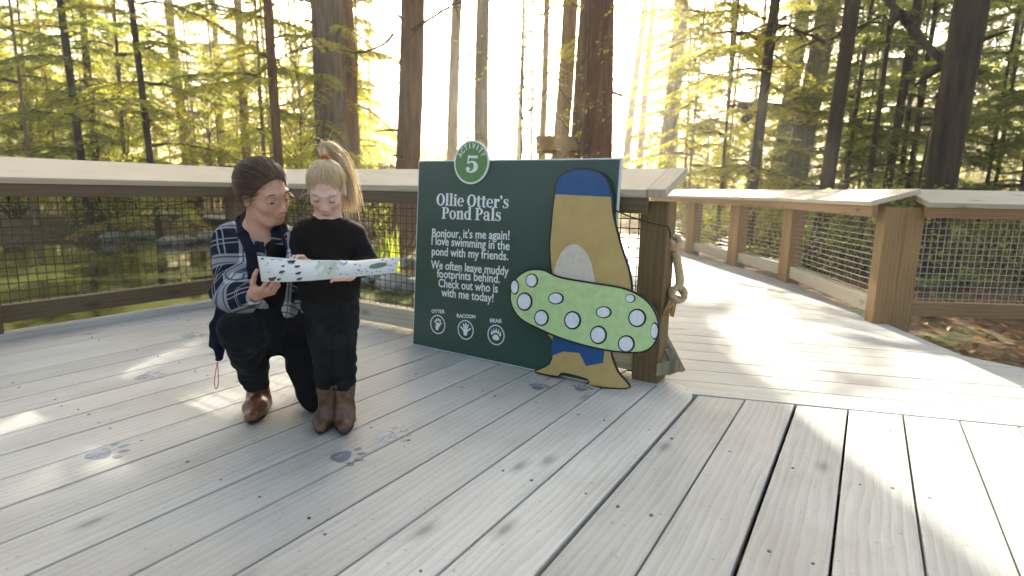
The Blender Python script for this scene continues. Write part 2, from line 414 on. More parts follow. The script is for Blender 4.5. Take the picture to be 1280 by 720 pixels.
def grid_ground():
    # finer near the platform, stretching to the horizon
    def axis(c, near, far, fine, n):
        a = np.arange(-near, near+1e-6, fine); b = near+np.cumsum(np.geomspace(fine*1.2, (far-near)/6, n)); return np.concatenate([-b[::-1], a, b])+c
    xs = axis(-6, 16, 900, 0.30, 24); ys = axis(10, 16, 900, 0.30, 24)
    X, Y = np.meshgrid(xs, ys, indexing='ij'); Z = ground_h(X, Y)
    nx, ny = X.shape; V = np.stack([X, Y, Z], -1).reshape(-1, 3)
    i, j = np.meshgrid(np.arange(nx-1), np.arange(ny-1), indexing='ij'); a = (i*ny+j).ravel()
    F = np.stack([a, a+ny, a+ny+1, a+1], 1)
    me = bpy.data.meshes.new('ground'); me.from_pydata(V.tolist(), [], F.tolist()); me.polygons.foreach_set('use_smooth', np.ones(len(F), bool)); me.update()
    return me
g = NT('forest_floor'); c = g.coord()
n1 = g.noise(c, 0.35, 4); n2 = g.noise(c, 9.0, 5, 0.65); n3 = g.noise(c, 1.4, 4)
lit = g.ramp(n2, [(0.33, (0.045, 0.026, 0.013)), (0.5, (0.13, 0.07, 0.035)), (0.66, (0.24, 0.14, 0.07))])
mos = g.ramp(n2, [(0.35, (0.035, 0.05, 0.012)), (0.65, (0.13, 0.15, 0.035))])
gc = g.mix(g.ramp(n3, [(0.5, 0.0), (0.62, 0.85)]), lit, mos)
M['ground'] = g.done(g.bsdf(gc, 0.95, g.bump(n2, 0.9, 0.05), 0.2))
tag(link_mesh('ground', grid_ground(), M['ground']), kind='structure')

g = NT('pond_water'); c = g.coord()
nb = g.bump(g.noise(g.mapping(c, (3.0, 3.0, 1)), 1.0, 3, 0.5), 0.045, 0.05)
wd = g.ramp(g.noise(c, 0.9, 6, .68), [(.50, 0.0), (.58, .8)])  # yellow-green patches mixed in to stand for bright foliage reflections
M['water'] = g.done(g.bsdf(g.mix(wd, (0.030, 0.030, 0.012), (0.20, 0.21, 0.04)), g.math('ADD', 0.05, g.math('MULTIPLY', wd, .25)), nb, 0.6, IOR=1.36))
wm = MB(); P = [(p[0], p[1]) for p in pond]
cen = np.mean(np.array(P), axis=0); P = [tuple(cen+(np.array(p)-cen)*1.04) for p in P]
A2 = sum(P[i][0]*P[(i+1) % len(P)][1]-P[(i+1) % len(P)][0]*P[i][1] for i in range(len(P)))
if A2 < 0: P = P[::-1]
n = len(P); wm.v = [(x, y, WATER_Z) for x, y in P]; wm.face(range(n))
wmo = wm.build('pond_water', M['water']); tag(wmo, kind='structure')

# ================================================================== RAILINGS
def railing(name, label, a, b, inward, posts, cap_ov=(0.0, 0.0), zf=0.985, zb=1.10, mesh_wire='wire', bottom=(0.05, 0.17), group=None, end_board=None,
            post_mat='rail', wires=(0.05, 0.05), post_top=0.93, mesh_on=True, wood_mat='rail', bot_mat='cap', vr=0.0028, cap_depth=(0.18, 0.17), cap_split=None, pw=0.07, T=None):
    """Timber railing from a to b (plan). inward: unit plan vector to the deck side. posts: distances along it."""
    a = np.array([*a, 0.0]); b = np.array([*b, 0.0]); L = np.linalg.norm(b-a); t = (b-a)/L; i = np.array([*inward, 0.0]); z = np.array([0, 0, 1.0])
    T = T or thing(name, label, 'railing', tuple(a), 0, group)
    def at(s, q, h): return a+t*s+i*q+z*h
    for s in posts:
        p = MB(); p.board(at(s, 0, -0.25), at(s, 0, post_top), t*pw, i*pw); o = p.build('post', [M[post_mat]], T, 0.004); set_tint(o, [random.random()]*6)
    # sloping cap board
    s0, s1 = -cap_ov[0], L+cap_ov[1]
    cf, cb = cap_depth
    up = np.cross(t, (i*(cf+cb)+z*(zf-zb)))
    if up[2] < 0: up = -up
    up /= np.linalg.norm(up)
    mid = i*((cf-cb)/2)+z*((zf+zb)/2-0.02)
    wv = (i*(cf+cb)+z*(zf-zb))/2
    cuts = [s0]+[c for c in (cap_split or [])]+[s1]
    c = MB(); tn = []
    for u, v in zip(cuts[:-1], cuts[1:]):
        n0 = len(c.f); c.board(a+t*(u+.002)+mid, a+t*(v-.002)+mid, wv, up*0.02); tn += [random.random()]*(len(c.f)-n0)
    o = c.build('cap_rail', [M['cap']], T, 0.005); set_tint(o, tn)
    if end_board:
        e = MB(); tn = []
        for s in end_board:
            e.board(a+t*s+mid+up*0.003+wv*1.01, a+t*s+mid+up*0.003-wv*1.01, t*0.045, up*0.022); tn += [random.random()]*6
        o = e.build('cap_end_board', [M['cap']], T, 0.004); set_tint(o, tn)
    f = MB(); f.board(at(s0+.005, cf-0.035, zf-0.07), at(s1-.005, cf-0.035, zf-0.07), z*0.045, i*0.019)
    o = f.build('fascia_board', [M[wood_mat]], T, 0.003); set_tint(o, [random.random()]*6)
    # bays between posts
    ps = list(posts)
    for u, v in zip(ps[:-1], ps[1:]):
        r_ = MB(); r_.board(at(u+pw, 0, 0.905), at(v-pw, 0, 0.905), z*0.022, i*0.045)
        o = r_.build('top_rail', [M[wood_mat]], T, 0.003); set_tint(o, [random.random()]*6)
        r_ = MB(); zb0, zb1 = bottom; tn = []
        r_.board(at(u+pw, 0.0, (zb0+zb1)/2), at(v-pw, 0.0, (zb0+zb1)/2), z*(zb1-zb0)/2, i*0.04)
        o = r_.build('bottom_rail', [M[bot_mat]], T, 0.004); set_tint(o, [random.random()]*6)
        if mesh_on:
            m = MB(); z0, z1 = zb1-.004, 0.885
            wr = 0.0028
            for s in np.arange(u+pw+0.02, v-pw, wires[0]):
                m.tube([at(s, 0.0, z0), at(s, 0.0, z1)], vr, 4, 0, False)
            for h in np.arange(z0+0.03, z1, wires[1]):
                m.tube([at(u+pw-.005, 2*wr, h), at(v-pw+.005, 2*wr, h)], wr, 4, 0, False)
            m.build('wire_mesh', [M[mesh_wire]], T)
    return T
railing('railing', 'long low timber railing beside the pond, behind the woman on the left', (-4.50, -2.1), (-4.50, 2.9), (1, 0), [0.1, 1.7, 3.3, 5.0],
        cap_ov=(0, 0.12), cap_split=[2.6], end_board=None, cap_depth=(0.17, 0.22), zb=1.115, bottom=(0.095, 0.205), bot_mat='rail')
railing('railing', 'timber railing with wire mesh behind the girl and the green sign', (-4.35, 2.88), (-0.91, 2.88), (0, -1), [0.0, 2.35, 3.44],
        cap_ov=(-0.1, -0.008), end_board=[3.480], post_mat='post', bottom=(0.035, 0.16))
# path railing on the far right: four posts, three mesh bays
RP = [np.array(p) for p in ((0.14, 5.30), (-0.75, 7.28), (-1.56, 8.45), (-2.48, 9.66), (-3.6, 11.3))]
T_ = None
for k, (p, q) in enumerate(zip(RP[:-1], RP[1:])):
    d = (q-p)/np.linalg.norm(q-p); inn = np.array([-d[1], d[0]]); L = np.linalg.norm(q-p)
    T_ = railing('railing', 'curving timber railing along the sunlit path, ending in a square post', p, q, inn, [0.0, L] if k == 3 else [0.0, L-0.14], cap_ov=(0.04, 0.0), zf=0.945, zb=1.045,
                 mesh_wire='wire_bright', wires=(0.15, 0.05), bottom=(0.06, 0.19), post_top=0.90, cap_depth=(0.17, 0.17), T=T_, wood_mat='rail_sunlit', post_mat='rail_sunlit', vr=.0009)
p = RP[0]+np.array([0.12, 0.085]); d = np.array([0.87, 0.49]); d /= np.linalg.norm(d)
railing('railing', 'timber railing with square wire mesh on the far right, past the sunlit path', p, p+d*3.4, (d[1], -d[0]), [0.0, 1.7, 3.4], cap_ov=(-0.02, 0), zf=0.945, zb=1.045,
        mesh_wire='wire_bright', bottom=(0.06, 0.17), post_top=0.90, cap_depth=(0.17, 0.17), wood_mat='rail_sunlit', post_mat='rail_sunlit', bot_mat='rail_sunlit')

# ================================================================== SIGN, CUT-OUT BOARD, ROPE, CORDS, PAW PRINTS
SO_ = np.array([-2.345, 2.632, 0.004])                       # sign's lower left corner
EX = np.array([0.9998, -0.018, 0.0]); EX /= np.linalg.norm(EX)
EZ = np.array([0.0, 0.060, 1.0]); EZ -= EX*(EX@EZ); EZ /= np.linalg.norm(EZ)
EN = np.cross(EX, EZ)                                        # faces the deck
if EN[1] > 0: EN = -EN
def SP(x, y):
    d = ray(x, y); t = ((SO_-EYE)@EN)/(d@EN); P = EYE+d*t-SO_; return np.array([P@EX, P@EZ])
def S3(u, v, n=0.0): return SO_+EX*u+EZ*v+EN*n
M['sign_green'] = plain('sign_green_print', (0.022, 0.062, 0.045), 0.30, 0.5, 0, 0.06, 3.0)
M['sign_white'] = plain('sign_white_print', (0.74, 0.78, 0.74), 0.4, 0.5, 0, 0.03)
M['sign_edge'] = plain('sign_board_edge', (0.62, 0.64, 0.60), 0.5)
M['badge_green'] = plain('badge_green_print', (0.10, 0.22, 0.055), 0.35, 0.5, 0, 0.05)
M['pr_black'] = plain('print_black', (0.012, 0.014, 0.016), 0.35)
M['pr_tan'] = plain('print_tan', (0.47, 0.33, 0.115), 0.35, 0.5, 0, 0.08, 14)
M['pr_cream'] = plain('print_cream', (0.60, 0.54, 0.44), 0.35)
M['pr_blue'] = plain('print_blue', (0.010, 0.075, 0.22), 0.35)
M['pr_ring'] = plain('print_pale_green', (0.47, 0.63, 0.29), 0.35)
M['pr_white'] = plain('print_white', (0.72, 0.74, 0.76), 0.35)

W_ = SP(767, 330)[0]; HT = SP(525, 200.5)[1]
sign = thing('sign', 'dark green activity sign with white lettering leaning on the railing beside the girl', 'sign', tuple(SO_))
p = MB(); p.board(S3(0, HT/2, -0.012), S3(W_, HT/2, -0.012), EZ*(HT/2), EN*0.010); p.build('sign_board', [M['sign_edge']], sign, 0.002)
p = MB(); e = 0.008; p.plate([S3(e, e, -0.0015), S3(W_-e, e, -0.0015), S3(W_-e, HT-e, -0.0015), S3(e, HT-e, -0.0015)], EN, 0.0025); p.build('printed_face', [M['sign_green']], sign)

def ell(cx, cy, rx, ry, n=48, a0=0.0, a1=2*math.pi): return [(cx+rx*math.cos(a0+(a1-a0)*i/n), cy+ry*math.sin(a0+(a1-a0)*i/n)) for i in range(n)]
def blob3(mb, pts, n0, t): mb.plate([S3(u, v, n0) for u, v in pts], EN, t)

def text_mesh(body, size, bold=0.0, align='CENTER'):
    cu = bpy.data.curves.new('lettering', 'FONT'); cu.body = body; cu.size = size; cu.align_x = align
    cu.offset = bold*size; cu.extrude = 0.0006; cu.resolution_u = 4
    ob = bpy.data.objects.new('lettering', cu); COL.objects.link(ob); bpy.context.view_layer.update()
    me = bpy.data.meshes.new_from_object(ob); bpy.data.objects.remove(ob); bpy.data.curves.remove(cu)
    return me
def put_text(parent, body, x0, x1, ybase, ht, name='lettering', bold=0.012, mat='sign_white', nn=0.0025, frame=None):
    """Fit a line of text between two photo points on the sign's plane; ht = cap height in metres."""
    me = text_mesh(body, 1.0, bold)
    co = np.zeros(len(me.vertices)*3); me.vertices.foreach_get('co', co); co = co.reshape(-1, 3)
    a, b = (SP(*x0), SP(*x1)) if frame is None else frame
    wid = np.linalg.norm(b-a); cx = (co[:, 0].min()+co[:, 0].max())/2
    sx = wid/(co[:, 0].max()-co[:, 0].min()); sy = ht/0.70
    mid = (a+b)/2; ang = math.atan2(*(b-a)[::-1])
    base = ybase if ybase is not None else mid[1]
    u = (co[:, 0]-cx)*sx; v = co[:, 1]*sy
    ca, sa = math.cos(ang), math.sin(ang)
    P = SO_+np.outer(mid[0]+u*ca-v*sa, EX)+np.outer(base+u*sa+v*ca, EZ)+np.outer(nn+co[:, 2], EN)
    me.vertices.foreach_set('co', P.ravel()); me.update()
    return link_mesh(name, me, M[mat], parent)

# --- bold slab-serif glyphs for the heading, each a set of plates (units: cap height 0.70)
def stroke(pts, ws, n=10):
    """Ribbon through pts with half widths ws (Catmull-Rom)."""
    pts = [np.array(p, float) for p in pts]; P = [pts[0]*2-pts[1]]+pts+[pts[-1]*2-pts[-2]]; Wd = [ws[0]]+list(ws)+[ws[-1]]
    c = []; r = []
    for i in range(1, len(P)-2):
        for k in range(n):
            t = k/n; c.append(0.5*((2*P[i])+(-P[i-1]+P[i+1])*t+(2*P[i-1]-5*P[i]+4*P[i+1]-P[i+2])*t*t+(-P[i-1]+3*P[i]-3*P[i+1]+P[i+2])*t**3)); r.append(Wd[i]*(1-t)+Wd[i+1]*t)
    c.append(pts[-1]); r.append(ws[-1]); Lf = []; Rt = []
    for i in range(len(c)):
        d = c[min(i+1, len(c)-1)]-c[max(i-1, 0)]; d /= np.linalg.norm(d)+1e-9; nn = np.array([-d[1], d[0]]); Lf.append(c[i]+nn*r[i]); Rt.append(c[i]-nn*r[i])
    return [[Lf[i], Lf[i+1], Rt[i+1], Rt[i]] for i in range(len(c)-1)]
def rect(x0, y0, x1, y1): return [[(x0, y0), (x1, y0), (x1, y1), (x0, y1)]]
def ringq(cx, cy, rx, ry, ix, iy, a0=0, a1=360, n=36):
    q = []; A = [R(a0+(a1-a0)*i/n) for i in range(n+1)]
    for s, e_ in zip(A[:-1], A[1:]):
        q.append([(cx+ix*math.cos(s), cy+iy*math.sin(s)), (cx+rx*math.cos(s), cy+ry*math.sin(s)), (cx+rx*math.cos(e_), cy+ry*math.sin(e_)), (cx+ix*math.cos(e_), cy+iy*math.sin(e_))])
    return q
def disc(cx, cy, r): return [ell(cx, cy, r, r, 18)]
SL = 0.045
GL = {
 'O': (0.66, ringq(.33, .35, .31, .365, .15, .30)),
 'P': (0.58, rect(.10, SL, .25, .70-SL)+rect(.02, 0, .34, SL)+rect(.02, .70-SL, .30, .70)+ringq(.30, .50, .25, .20, .10, .145, -90, 90)+rect(.25, .645, .30, .70)+rect(.25, .30, .30, .355)),
 'l': (0.31, rect(.08, SL, .225, .74)+rect(.02, 0, .285, SL)+rect(.02, .70, .08, .74)),
 'i': (0.31, rect(.08, SL, .225, .50)+rect(.02, 0, .285, SL)+rect(.02, .455, .08, .50)+disc(.15, .63, .082)),
 'e': (0.48, ringq(.245, .25, .225, .265, .10, .215, 0, 320)+rect(.14, .235, .455, .275)),
 't': (0.35, rect(.09, .09, .23, .64)+rect(.02, .455, .33, .50)+stroke([(.16, .10), (.19, .03), (.25, .015), (.33, .06)], [.07, .055, .035, .022])),
 'r': (0.42, rect(.08, SL, .225, .50)+rect(.02, 0, .30, SL)+rect(.02, .455, .08, .50)+stroke([(.22, .36), (.27, .45), (.34, .47)], [.03, .04, .05])+disc(.345, .425, .075)),
 's': (0.41, stroke([(.345, .40), (.28, .475), (.19, .487), (.11, .43), (.12, .34), (.22, .27), (.315, .20), (.325, .10), (.25, .025), (.13, .03), (.055, .12)],
                    [.022, .022, .026, .045, .062, .075, .066, .045, .028, .022, .022])+rect(.325, .34, .36, .50)+rect(.03, 0, .065, .16)),
 'o': (0.51, ringq(.255, .25, .235, .265, .105, .215)),
 'n': (0.57, rect(.08, SL, .22, .50)+rect(.02, 0, .275, SL)+rect(.02, .455, .08, .50)+rect(.345, SL, .485, .34)+rect(.30, 0, .545, SL)+stroke([(.21, .38), (.29, .475), (.37, .475), (.415, .40), (.415, .32)], [.02, .03, .05, .068, .07])),
 'd': (0.55, ringq(.24, .25, .22, .265, .09, .215)+rect(.33, SL, .465, .74)+rect(.26, .70, .33, .74)+rect(.465, 0, .53, SL)+rect(.33, 0, .465, SL)),
 'a': (0.51, rect(.285, .06, .42, .38)+stroke([(.065, .36), (.12, .47), (.22, .485), (.32, .46), (.352, .37)], [.03, .028, .028, .045, .067])+disc(.10, .375, .062)
             +ringq(.205, .145, .175, .155, .06, .105, 40, 330)+stroke([(.30, .27), (.25, .285), (.18, .28)], [.02, .02, .02])+stroke([(.352, .08), (.39, .02), (.48, .03)], [.067, .04, .02])),
 "'": (0.22, disc(.10, .635, .072)+stroke([(.145, .62), (.14, .55), (.07, .48)], [.03, .035, .012])),
 ' ': (0.22, []),
 '5': (0.56, rect(.10, .60, .48, .71)+rect(.09, .36, .145, .70)+stroke([(.11, .37), (.22, .445), (.36, .42), (.43, .28), (.40, .12), (.27, .025), (.13, .04), (.075, .12)], [.02, .03, .055, .085, .075, .04, .025, .03])+disc(.125, .145, .08)),
}
def put_title(parent, body, p0, p1, cap_h, nn=0.0025, name='heading_lettering'):
    a, b = SP(*p0), SP(*p1); wid = np.linalg.norm(b-a); ang = math.atan2(*(b-a)[::-1])
    tot = sum(GL[c][0]-0.015 for c in body); sx = wid/tot; sy = cap_h/0.70; mb = MB(); x = 0; k = 0
    for ch in body:
        wd, polys = GL[ch]
        for q in polys:
            pts = []
            for (px, py) in q:
                u = (x+px)*sx; v = py*sy; pts.append(S3(a[0]+u*math.cos(ang)-v*math.sin(ang), a[1]+u*math.sin(ang)+v*math.cos(ang), nn))
            mb.plate(pts, EN, 0.0004+0.00004*(k % 9)); k += 1
        x += wd-0.015
    return mb.build(name, M['sign_white'], parent)
px = 1.0
put_title(sign, "Ollie Otter's", (545.5, 256.5), (636, 260.5), 0.068)
put_title(sign, "Pond Pals", (552, 273.3), (626.5, 276.3), 0.068)
LINES = [("Bonjour, it's me again!", (540.5, 296), (637, 299.6)), ("I love swimming in the", (539.7, 305.6), (637, 312.6)), ("pond with my friends.", (540, 318.8), (635.5, 325.3)),
         ("We often leave muddy", (539, 335.3), (636, 344.2)), ("footprints behind.", (546.5, 346.5), (625, 353.8)), ("Check out who is", (548.5, 358.5), (622.5, 365.8)), ("with me today!", (552, 370), (617, 377.7))]
for t_, a_, b_ in LINES: put_text(sign, t_, a_, b_, None, 0.050)
for t_, a_, b_ in (("OTTER", (539.8, 391), (556.3, 391.6)), ("RACOON", (571.5, 396.7), (594.5, 398)), ("BEAR", (613, 402.6), (628, 403.6))): put_text(sign, t_, a_, b_, None, 0.021, bold=0.022)
# the three round track symbols
def track(kind, cx, cy):
    c = SP(cx, cy); r = 0.058; mb = MB()
    for q in ringq(c[0], c[1], r, r, r-.006, r-.006): mb.plate([S3(u, v, 0.0025) for u, v in q], EN, 0.0006)
    def b(dx, dy, rx, ry, rot=0.0):
        ca, sa = math.cos(rot), math.sin(rot); pts = [(c[0]+dx+x*ca-y*sa, c[1]+dy+x*sa+y*ca) for x, y in ell(0, 0, rx, ry, 16)]
        mb.plate([S3(u, v, 0.0025) for u, v in pts], EN, 0.0006+random.random()*.0003)
    if kind == 'otter':
        b(-.004, -.018, .013, .018); b(.003, -.002, .017, .015)
        for dx, dy in ((-.020, .014), (-.010, .026), (.004, .031), (.017, .025), (.024, .010)): b(dx, dy, .006, .008, -dx*20)
    elif kind == 'racoon':
        b(0, -.018, .014, .017); b(0, -.006, .017, .012)
        for dx, dy, an in ((-.024, .004, .9), (-.013, .020, .35), (0, .025, 0), (.013, .020, -.35), (.024, .004, -.9)): b(dx, dy, .0052, .019, an)
    else:
        b(0, -.017, .024, .014); b(0, -.010, .018, .012)
        for dx, dy in ((-.028, .006), (-.015, .016), (0, .021), (.015, .016), (.028, .006)):
            b(dx, dy, .0068, .010); b(dx*1.15, dy+.015, .002, .006)
    mb.build('track_symbol', M['sign_white'], sign)
track('otter', 547.5, 405.5); track('racoon', 582.3, 412.3); track('bear', 620.3, 418.6)
# the round badge that rises over the top edge
bc = SP(590.6, 203); br = 0.122
bd = MB(); bd.plate([S3(u, v, 0.004) for u, v in ell(bc[0], bc[1], br, br, 64)], EN, 0.008); bo = bd.build('badge', M['sign_white'], sign)
bd = MB(); bd.plate([S3(u, v, 0.0121) for u, v in ell(bc[0], bc[1], br-.010, br-.010, 64)], EN, 0.0008); bd.build('badge_face', M['badge_green'], bo)
put_title(bo, "5", (582.5, 215.5), (599.5, 216.2), 0.092, 0.0131, 'badge_number')
for i, ch in enumerate("ACTIVITY"):
    th = R(152-i*(124/7)) if ch != 'I' or i != 3 else R(152-i*(124/7)); rr_ = br*0.62
    c_ = bc+rr_*np.array([math.cos(th), math.sin(th)]); d_ = np.array([math.sin(th), -math.cos(th)]); hw = 0.0055 if ch == 'I' else 0.0118
    if ch == 'I': hw = 0.0028
    put_text(bo, ch, None, None, None, 0.031, 'badge_lettering', 0.012, 'sign_white', 0.0131, frame=(c_-d_*hw, c_+d_*hw))
    # the baseline of put_text is the frame's own midpoint height

# --- free-standing cut-out board with a printed swim ring (plain stand-in shape for its printed mascot)
CB = 0.030                                                   # stands this far in front of the sign
co_ = thing('cutout_board', 'tan and blue cut-out board with a spotted pale green swim ring, standing before the sign', 'board', tuple(S3(1.1, 0, CB)))
def smooth(P, n=8):
    P = [np.array(p, float) for p in P]; m = len(P); out = []
    for i in range(m):
        p0, p1, p2, p3 = P[i-1], P[i], P[(i+1) % m], P[(i+2) % m]
        for k in range(n):
            t = k/n; out.append(0.5*((2*p1)+(-p0+p2)*t+(2*p0-5*p1+4*p2-p3)*t*t+(-p0+3*p1-3*p2+p3)*t**3))
    return out
def inset(P, d):
    P = [np.array(p, float) for p in P]; m = len(P); A = sum(P[i][0]*P[(i+1) % m][1]-P[(i+1) % m][0]*P[i][1] for i in range(m)); sg = 1 if A > 0 else -1; o = []
    for i in range(m):
        t = P[(i+1) % m]-P[i-1]; t /= np.linalg.norm(t)+1e-9; o.append(P[i]+sg*d*np.array([-t[1], t[0]]))
    return o
def SPs(L_): return [SP(x, y) for x, y in L_]
body = smooth(SPs([(738, 211), (758, 219), (768, 240), (771, 268), (780, 305), (791, 340), (792, 370), (770, 390), (735, 392), (708, 380), (694, 350), (690, 310), (692, 280), (695, 250), (700, 225), (716, 213)]))
ringp = smooth(SPs([(643, 374), (648, 350), (664, 337), (684, 336), (705, 345), (745, 352), (785, 359), (812, 373), (826, 394), (828, 416), (818, 434), (798, 440), (758, 436), (715, 425), (680, 411), (654, 396)]))
base_ = SPs([(671, 463), (690, 452), (694, 428), (690, 415), (770, 428), (768, 440), (776, 462), (791, 483), (760, 484), (735, 480), (738, 474), (708, 466), (700, 470)])
def layer(poly, n0, t, name, mat, parent): mb = MB(); mb.plate([S3(u, v, CB+n0) for u, v in poly], EN, t); return mb.build(name, M[mat], parent)
layer(body, -0.008, 0.010, 'body_panel', 'pr_black', co_); layer(inset(body, 0.009), 0.002, 0.0008, 'tan_print', 'pr_tan', co_)
cap = [p for p in inset(body, 0.009) if p[1] > SP(735, 246)[1]]; layer(cap, 0.0029, 0.0007, 'blue_print', 'pr_blue', co_)
layer([S3_ for S3_ in smooth(SPs([(721, 305), (738, 318), (747, 350), (748, 386), (722, 384), (697, 372), (694, 350), (704, 318)]))], 0.0031, 0.0007, 'cream_print', 'pr_cream', co_)
layer(smooth(base_, 4), -0.008, 0.010, 'foot_panel', 'pr_black', co_)
bl = inset(smooth(base_, 4), 0.008); layer(bl, 0.002, 0.0008, 'tan_print', 'pr_tan', co_)
layer([SP(695, 418), SP(760, 430), SP(757, 452), SP(736, 456), SP(728, 440), SP(708, 438), SP(692, 444)], 0.0031, 0.0007, 'blue_print', 'pr_blue', co_)
ro = layer(ringp, 0.006, 0.010, 'swim_ring', 'pr_black', co_); ri = inset(ringp, 0.009); layer(ri, 0.0161, 0.0008, 'ring_print', 'pr_ring', ro)
for cx_, cy_, rx_, ry_ in ((670, 350, 5.5, 6.5), (661, 376, 7, 8.5), (682, 396, 6.5, 7.5), (720.5, 399, 7.5, 8.5), (752.5, 417, 7.5, 8.5), (787, 428, 7.5, 8), (800.5, 396, 8, 8.5), (700, 372, 7, 5.5), (759, 389, 7, 5.5), (649, 358, 3.6, 7), (822, 412, 3.6, 8), (792, 372, 4.5, 4)):
    q = [SP(cx_+rx_*1.42*math.cos(a)+.5, cy_-ry_*1.36*math.sin(a)) for a in np.linspace(0, 2*math.pi, 25)[:-1]]; layer(q, 0.0170, 0.0005, 'spot_outline', 'pr_black', ro)
    q = [SP(cx_+1.15*rx_*math.cos(a), cy_-1.12*ry_*math.sin(a)) for a in np.linspace(0, 2*math.pi, 25)[:-1]]; layer(q, 0.0176, 0.0005, 'spot', 'pr_white', ro)

# --- thin black cord from the cut-out to the rope on the post
post_pt = np.array([-0.835, 2.84, 0.80])
a_ = S3(*SP(770, 262), CB+0.004); b_ = at_depth(838, 300, 2.90)
m_ = np.array([-0.834, 2.800, 0.812])
pts = [a_*(1-t)+m_*t+np.array([0, 0, -0.012*4*t*(1-t)]) for t in np.linspace(0, 1, 12)]+[m_*.5+b_*.5+np.array([.006, 0, -.004]), b_]
cm = MB(); cm.tube(pts, 0.0035, 6); tag(cm.build('cord', M['black']), 'thin black cord running from the cut-out board to the rope on the post', 'cord')
# --- knotted rope hanging on the post's side
M['rope'] = plain('manila_rope', (0.50, 0.37, 0.21), 0.85, 0.2, 0, 0.3, 160, 0.6)
M['rope_end'] = plain('frayed_rope', (0.42, 0.27, 0.10), 0.9, 0.2, 0, 0.3, 120, 0.6)
def lay(path, rad, turns, mb, strands=3, n=6):
    path = [np.array(p, float) for p in path]; Pn = np.array(smooth_open(path, 14)); T_ = np.gradient(Pn, axis=0); T_ /= np.linalg.norm(T_, axis=1)[:, None]+1e-9
    up = np.array([0.3, 0.2, 0.93]); 
    for s in range(strands):
        q = []; u_ = up.copy()
        for i in range(len(Pn)):
            u_ = u_-T_[i]*(u_@T_[i]); u_ /= np.linalg.norm(u_)+1e-9; v_ = np.cross(T_[i], u_); an = 2*math.pi*(s/strands+turns*i/len(Pn)); q.append(Pn[i]+rad*0.55*(math.cos(an)*u_+math.sin(an)*v_))
        mb.tube(q, rad*0.56, n)
def smooth_open(P, n=8):
    P = [np.array(p, float) for p in P]; P = [P[0]*2-P[1]]+P+[P[-1]*2-P[-2]]; o = []
    for i in range(1, len(P)-2):
        for k in range(n):
            t = k/n; o.append(0.5*((2*P[i])+(-P[i-1]+P[i+1])*t+(2*P[i-1]-5*P[i]+4*P[i+1]-P[i+2])*t*t+(-P[i-1]+3*P[i]-3*P[i+1]+P[i+2])*t**3))
    o.append(P[-2]); return o
rp_d = 3.03
def RPt(x, y, dd=0.0): return at_depth(x, y, 2.93+dd)
rope = thing('rope', 'thick knotted rope hanging on the side of the corner post', 'rope', tuple(RPt(842, 300)))
mb = MB(); lay([RPt(841, 303), RPt(845, 318), RPt(848, 335), RPt(850, 350), RPt(848, 362)], 0.021, 6, mb); mb.build('strand', M['rope'], rope)
def knot(c, r, seed):
    mb = MB(); rr_ = random.Random(seed); c = np.array(c)
    for k in range(3):
        n1 = np.array([rr_.uniform(-1, 1), rr_.uniform(-1, 1), rr_.uniform(-1, 1)]); n1 /= np.linalg.norm(n1); n2 = np.cross(n1, [0.2, 0.5, 0.8]); n2 /= np.linalg.norm(n2); n3 = np.cross(n1, n2)
        path = [c+r*0.72*(math.cos(a)*n2+math.sin(a)*n3)+n1*r*0.28*math.sin(2*a+k) for a in np.linspace(0, 2*math.pi, 10)]; lay(path, 0.0135, 6, mb)
    return mb.build('knot', M['rope'], rope)
knot(RPt(841, 304), 0.048, 3); knot(RPt(847, 367), 0.050, 8)
mb = MB(); rr_ = random.Random(4)
for k in range(40):
    a0_ = RPt(842+rr_.uniform(-5, 4), 376, rr_.uniform(-.02, .02)); b0_ = RPt(834+rr_.uniform(-8, 8), 392+rr_.uniform(-5, 5), rr_.uniform(-.04, .04)); mb.tube([a0_, (a0_+b0_)/2+np.array([0, 0, .006]), b0_], [.004, .004, .0022], 5)
mb.build('frayed_end', M['rope_end'], rope)
# --- mossy wedge of old wood beside the post
M['oldwood'] = bark_mat('mossy_old_wood', (0.30, 0.25, 0.17), (0.09, 0.07, 0.05), 0.2)
wg = thing('wood_wedge', 'mossy split wedge of old wood standing against the foot of the corner post', 'wood', tuple(on_z(838, 466)))
mb = MB(); rr_ = random.Random(2)
def WZ(x, y, dd): return at_depth(x, y, 2.96+dd)
for (xa, ya, xb, yb, hw) in ((826, 420, 822, 468, 6), (830, 424, 836, 468, 4), (829, 420, 851, 464, 5)):
    A = WZ(xa, ya, 0.10); B_ = WZ(xb, yb, 0.0); B_[2] = max(B_[2], 0.0); mb.board(A, B_, _rt*hw*2.93/FPX, np.array([0.25, 0.9, 0.3])*0.012)
mb.build('split_stave', [M['oldwood']], wg, 0.003)
mb = MB(); mb.board(WZ(822, 462, -.02), WZ(846, 458, -.02), np.array([0, 0, 0.035]), np.array([0.2, 0.9, 0])*0.02); mb.build('moss_block', [M['oldwood']], wg, 0.006)

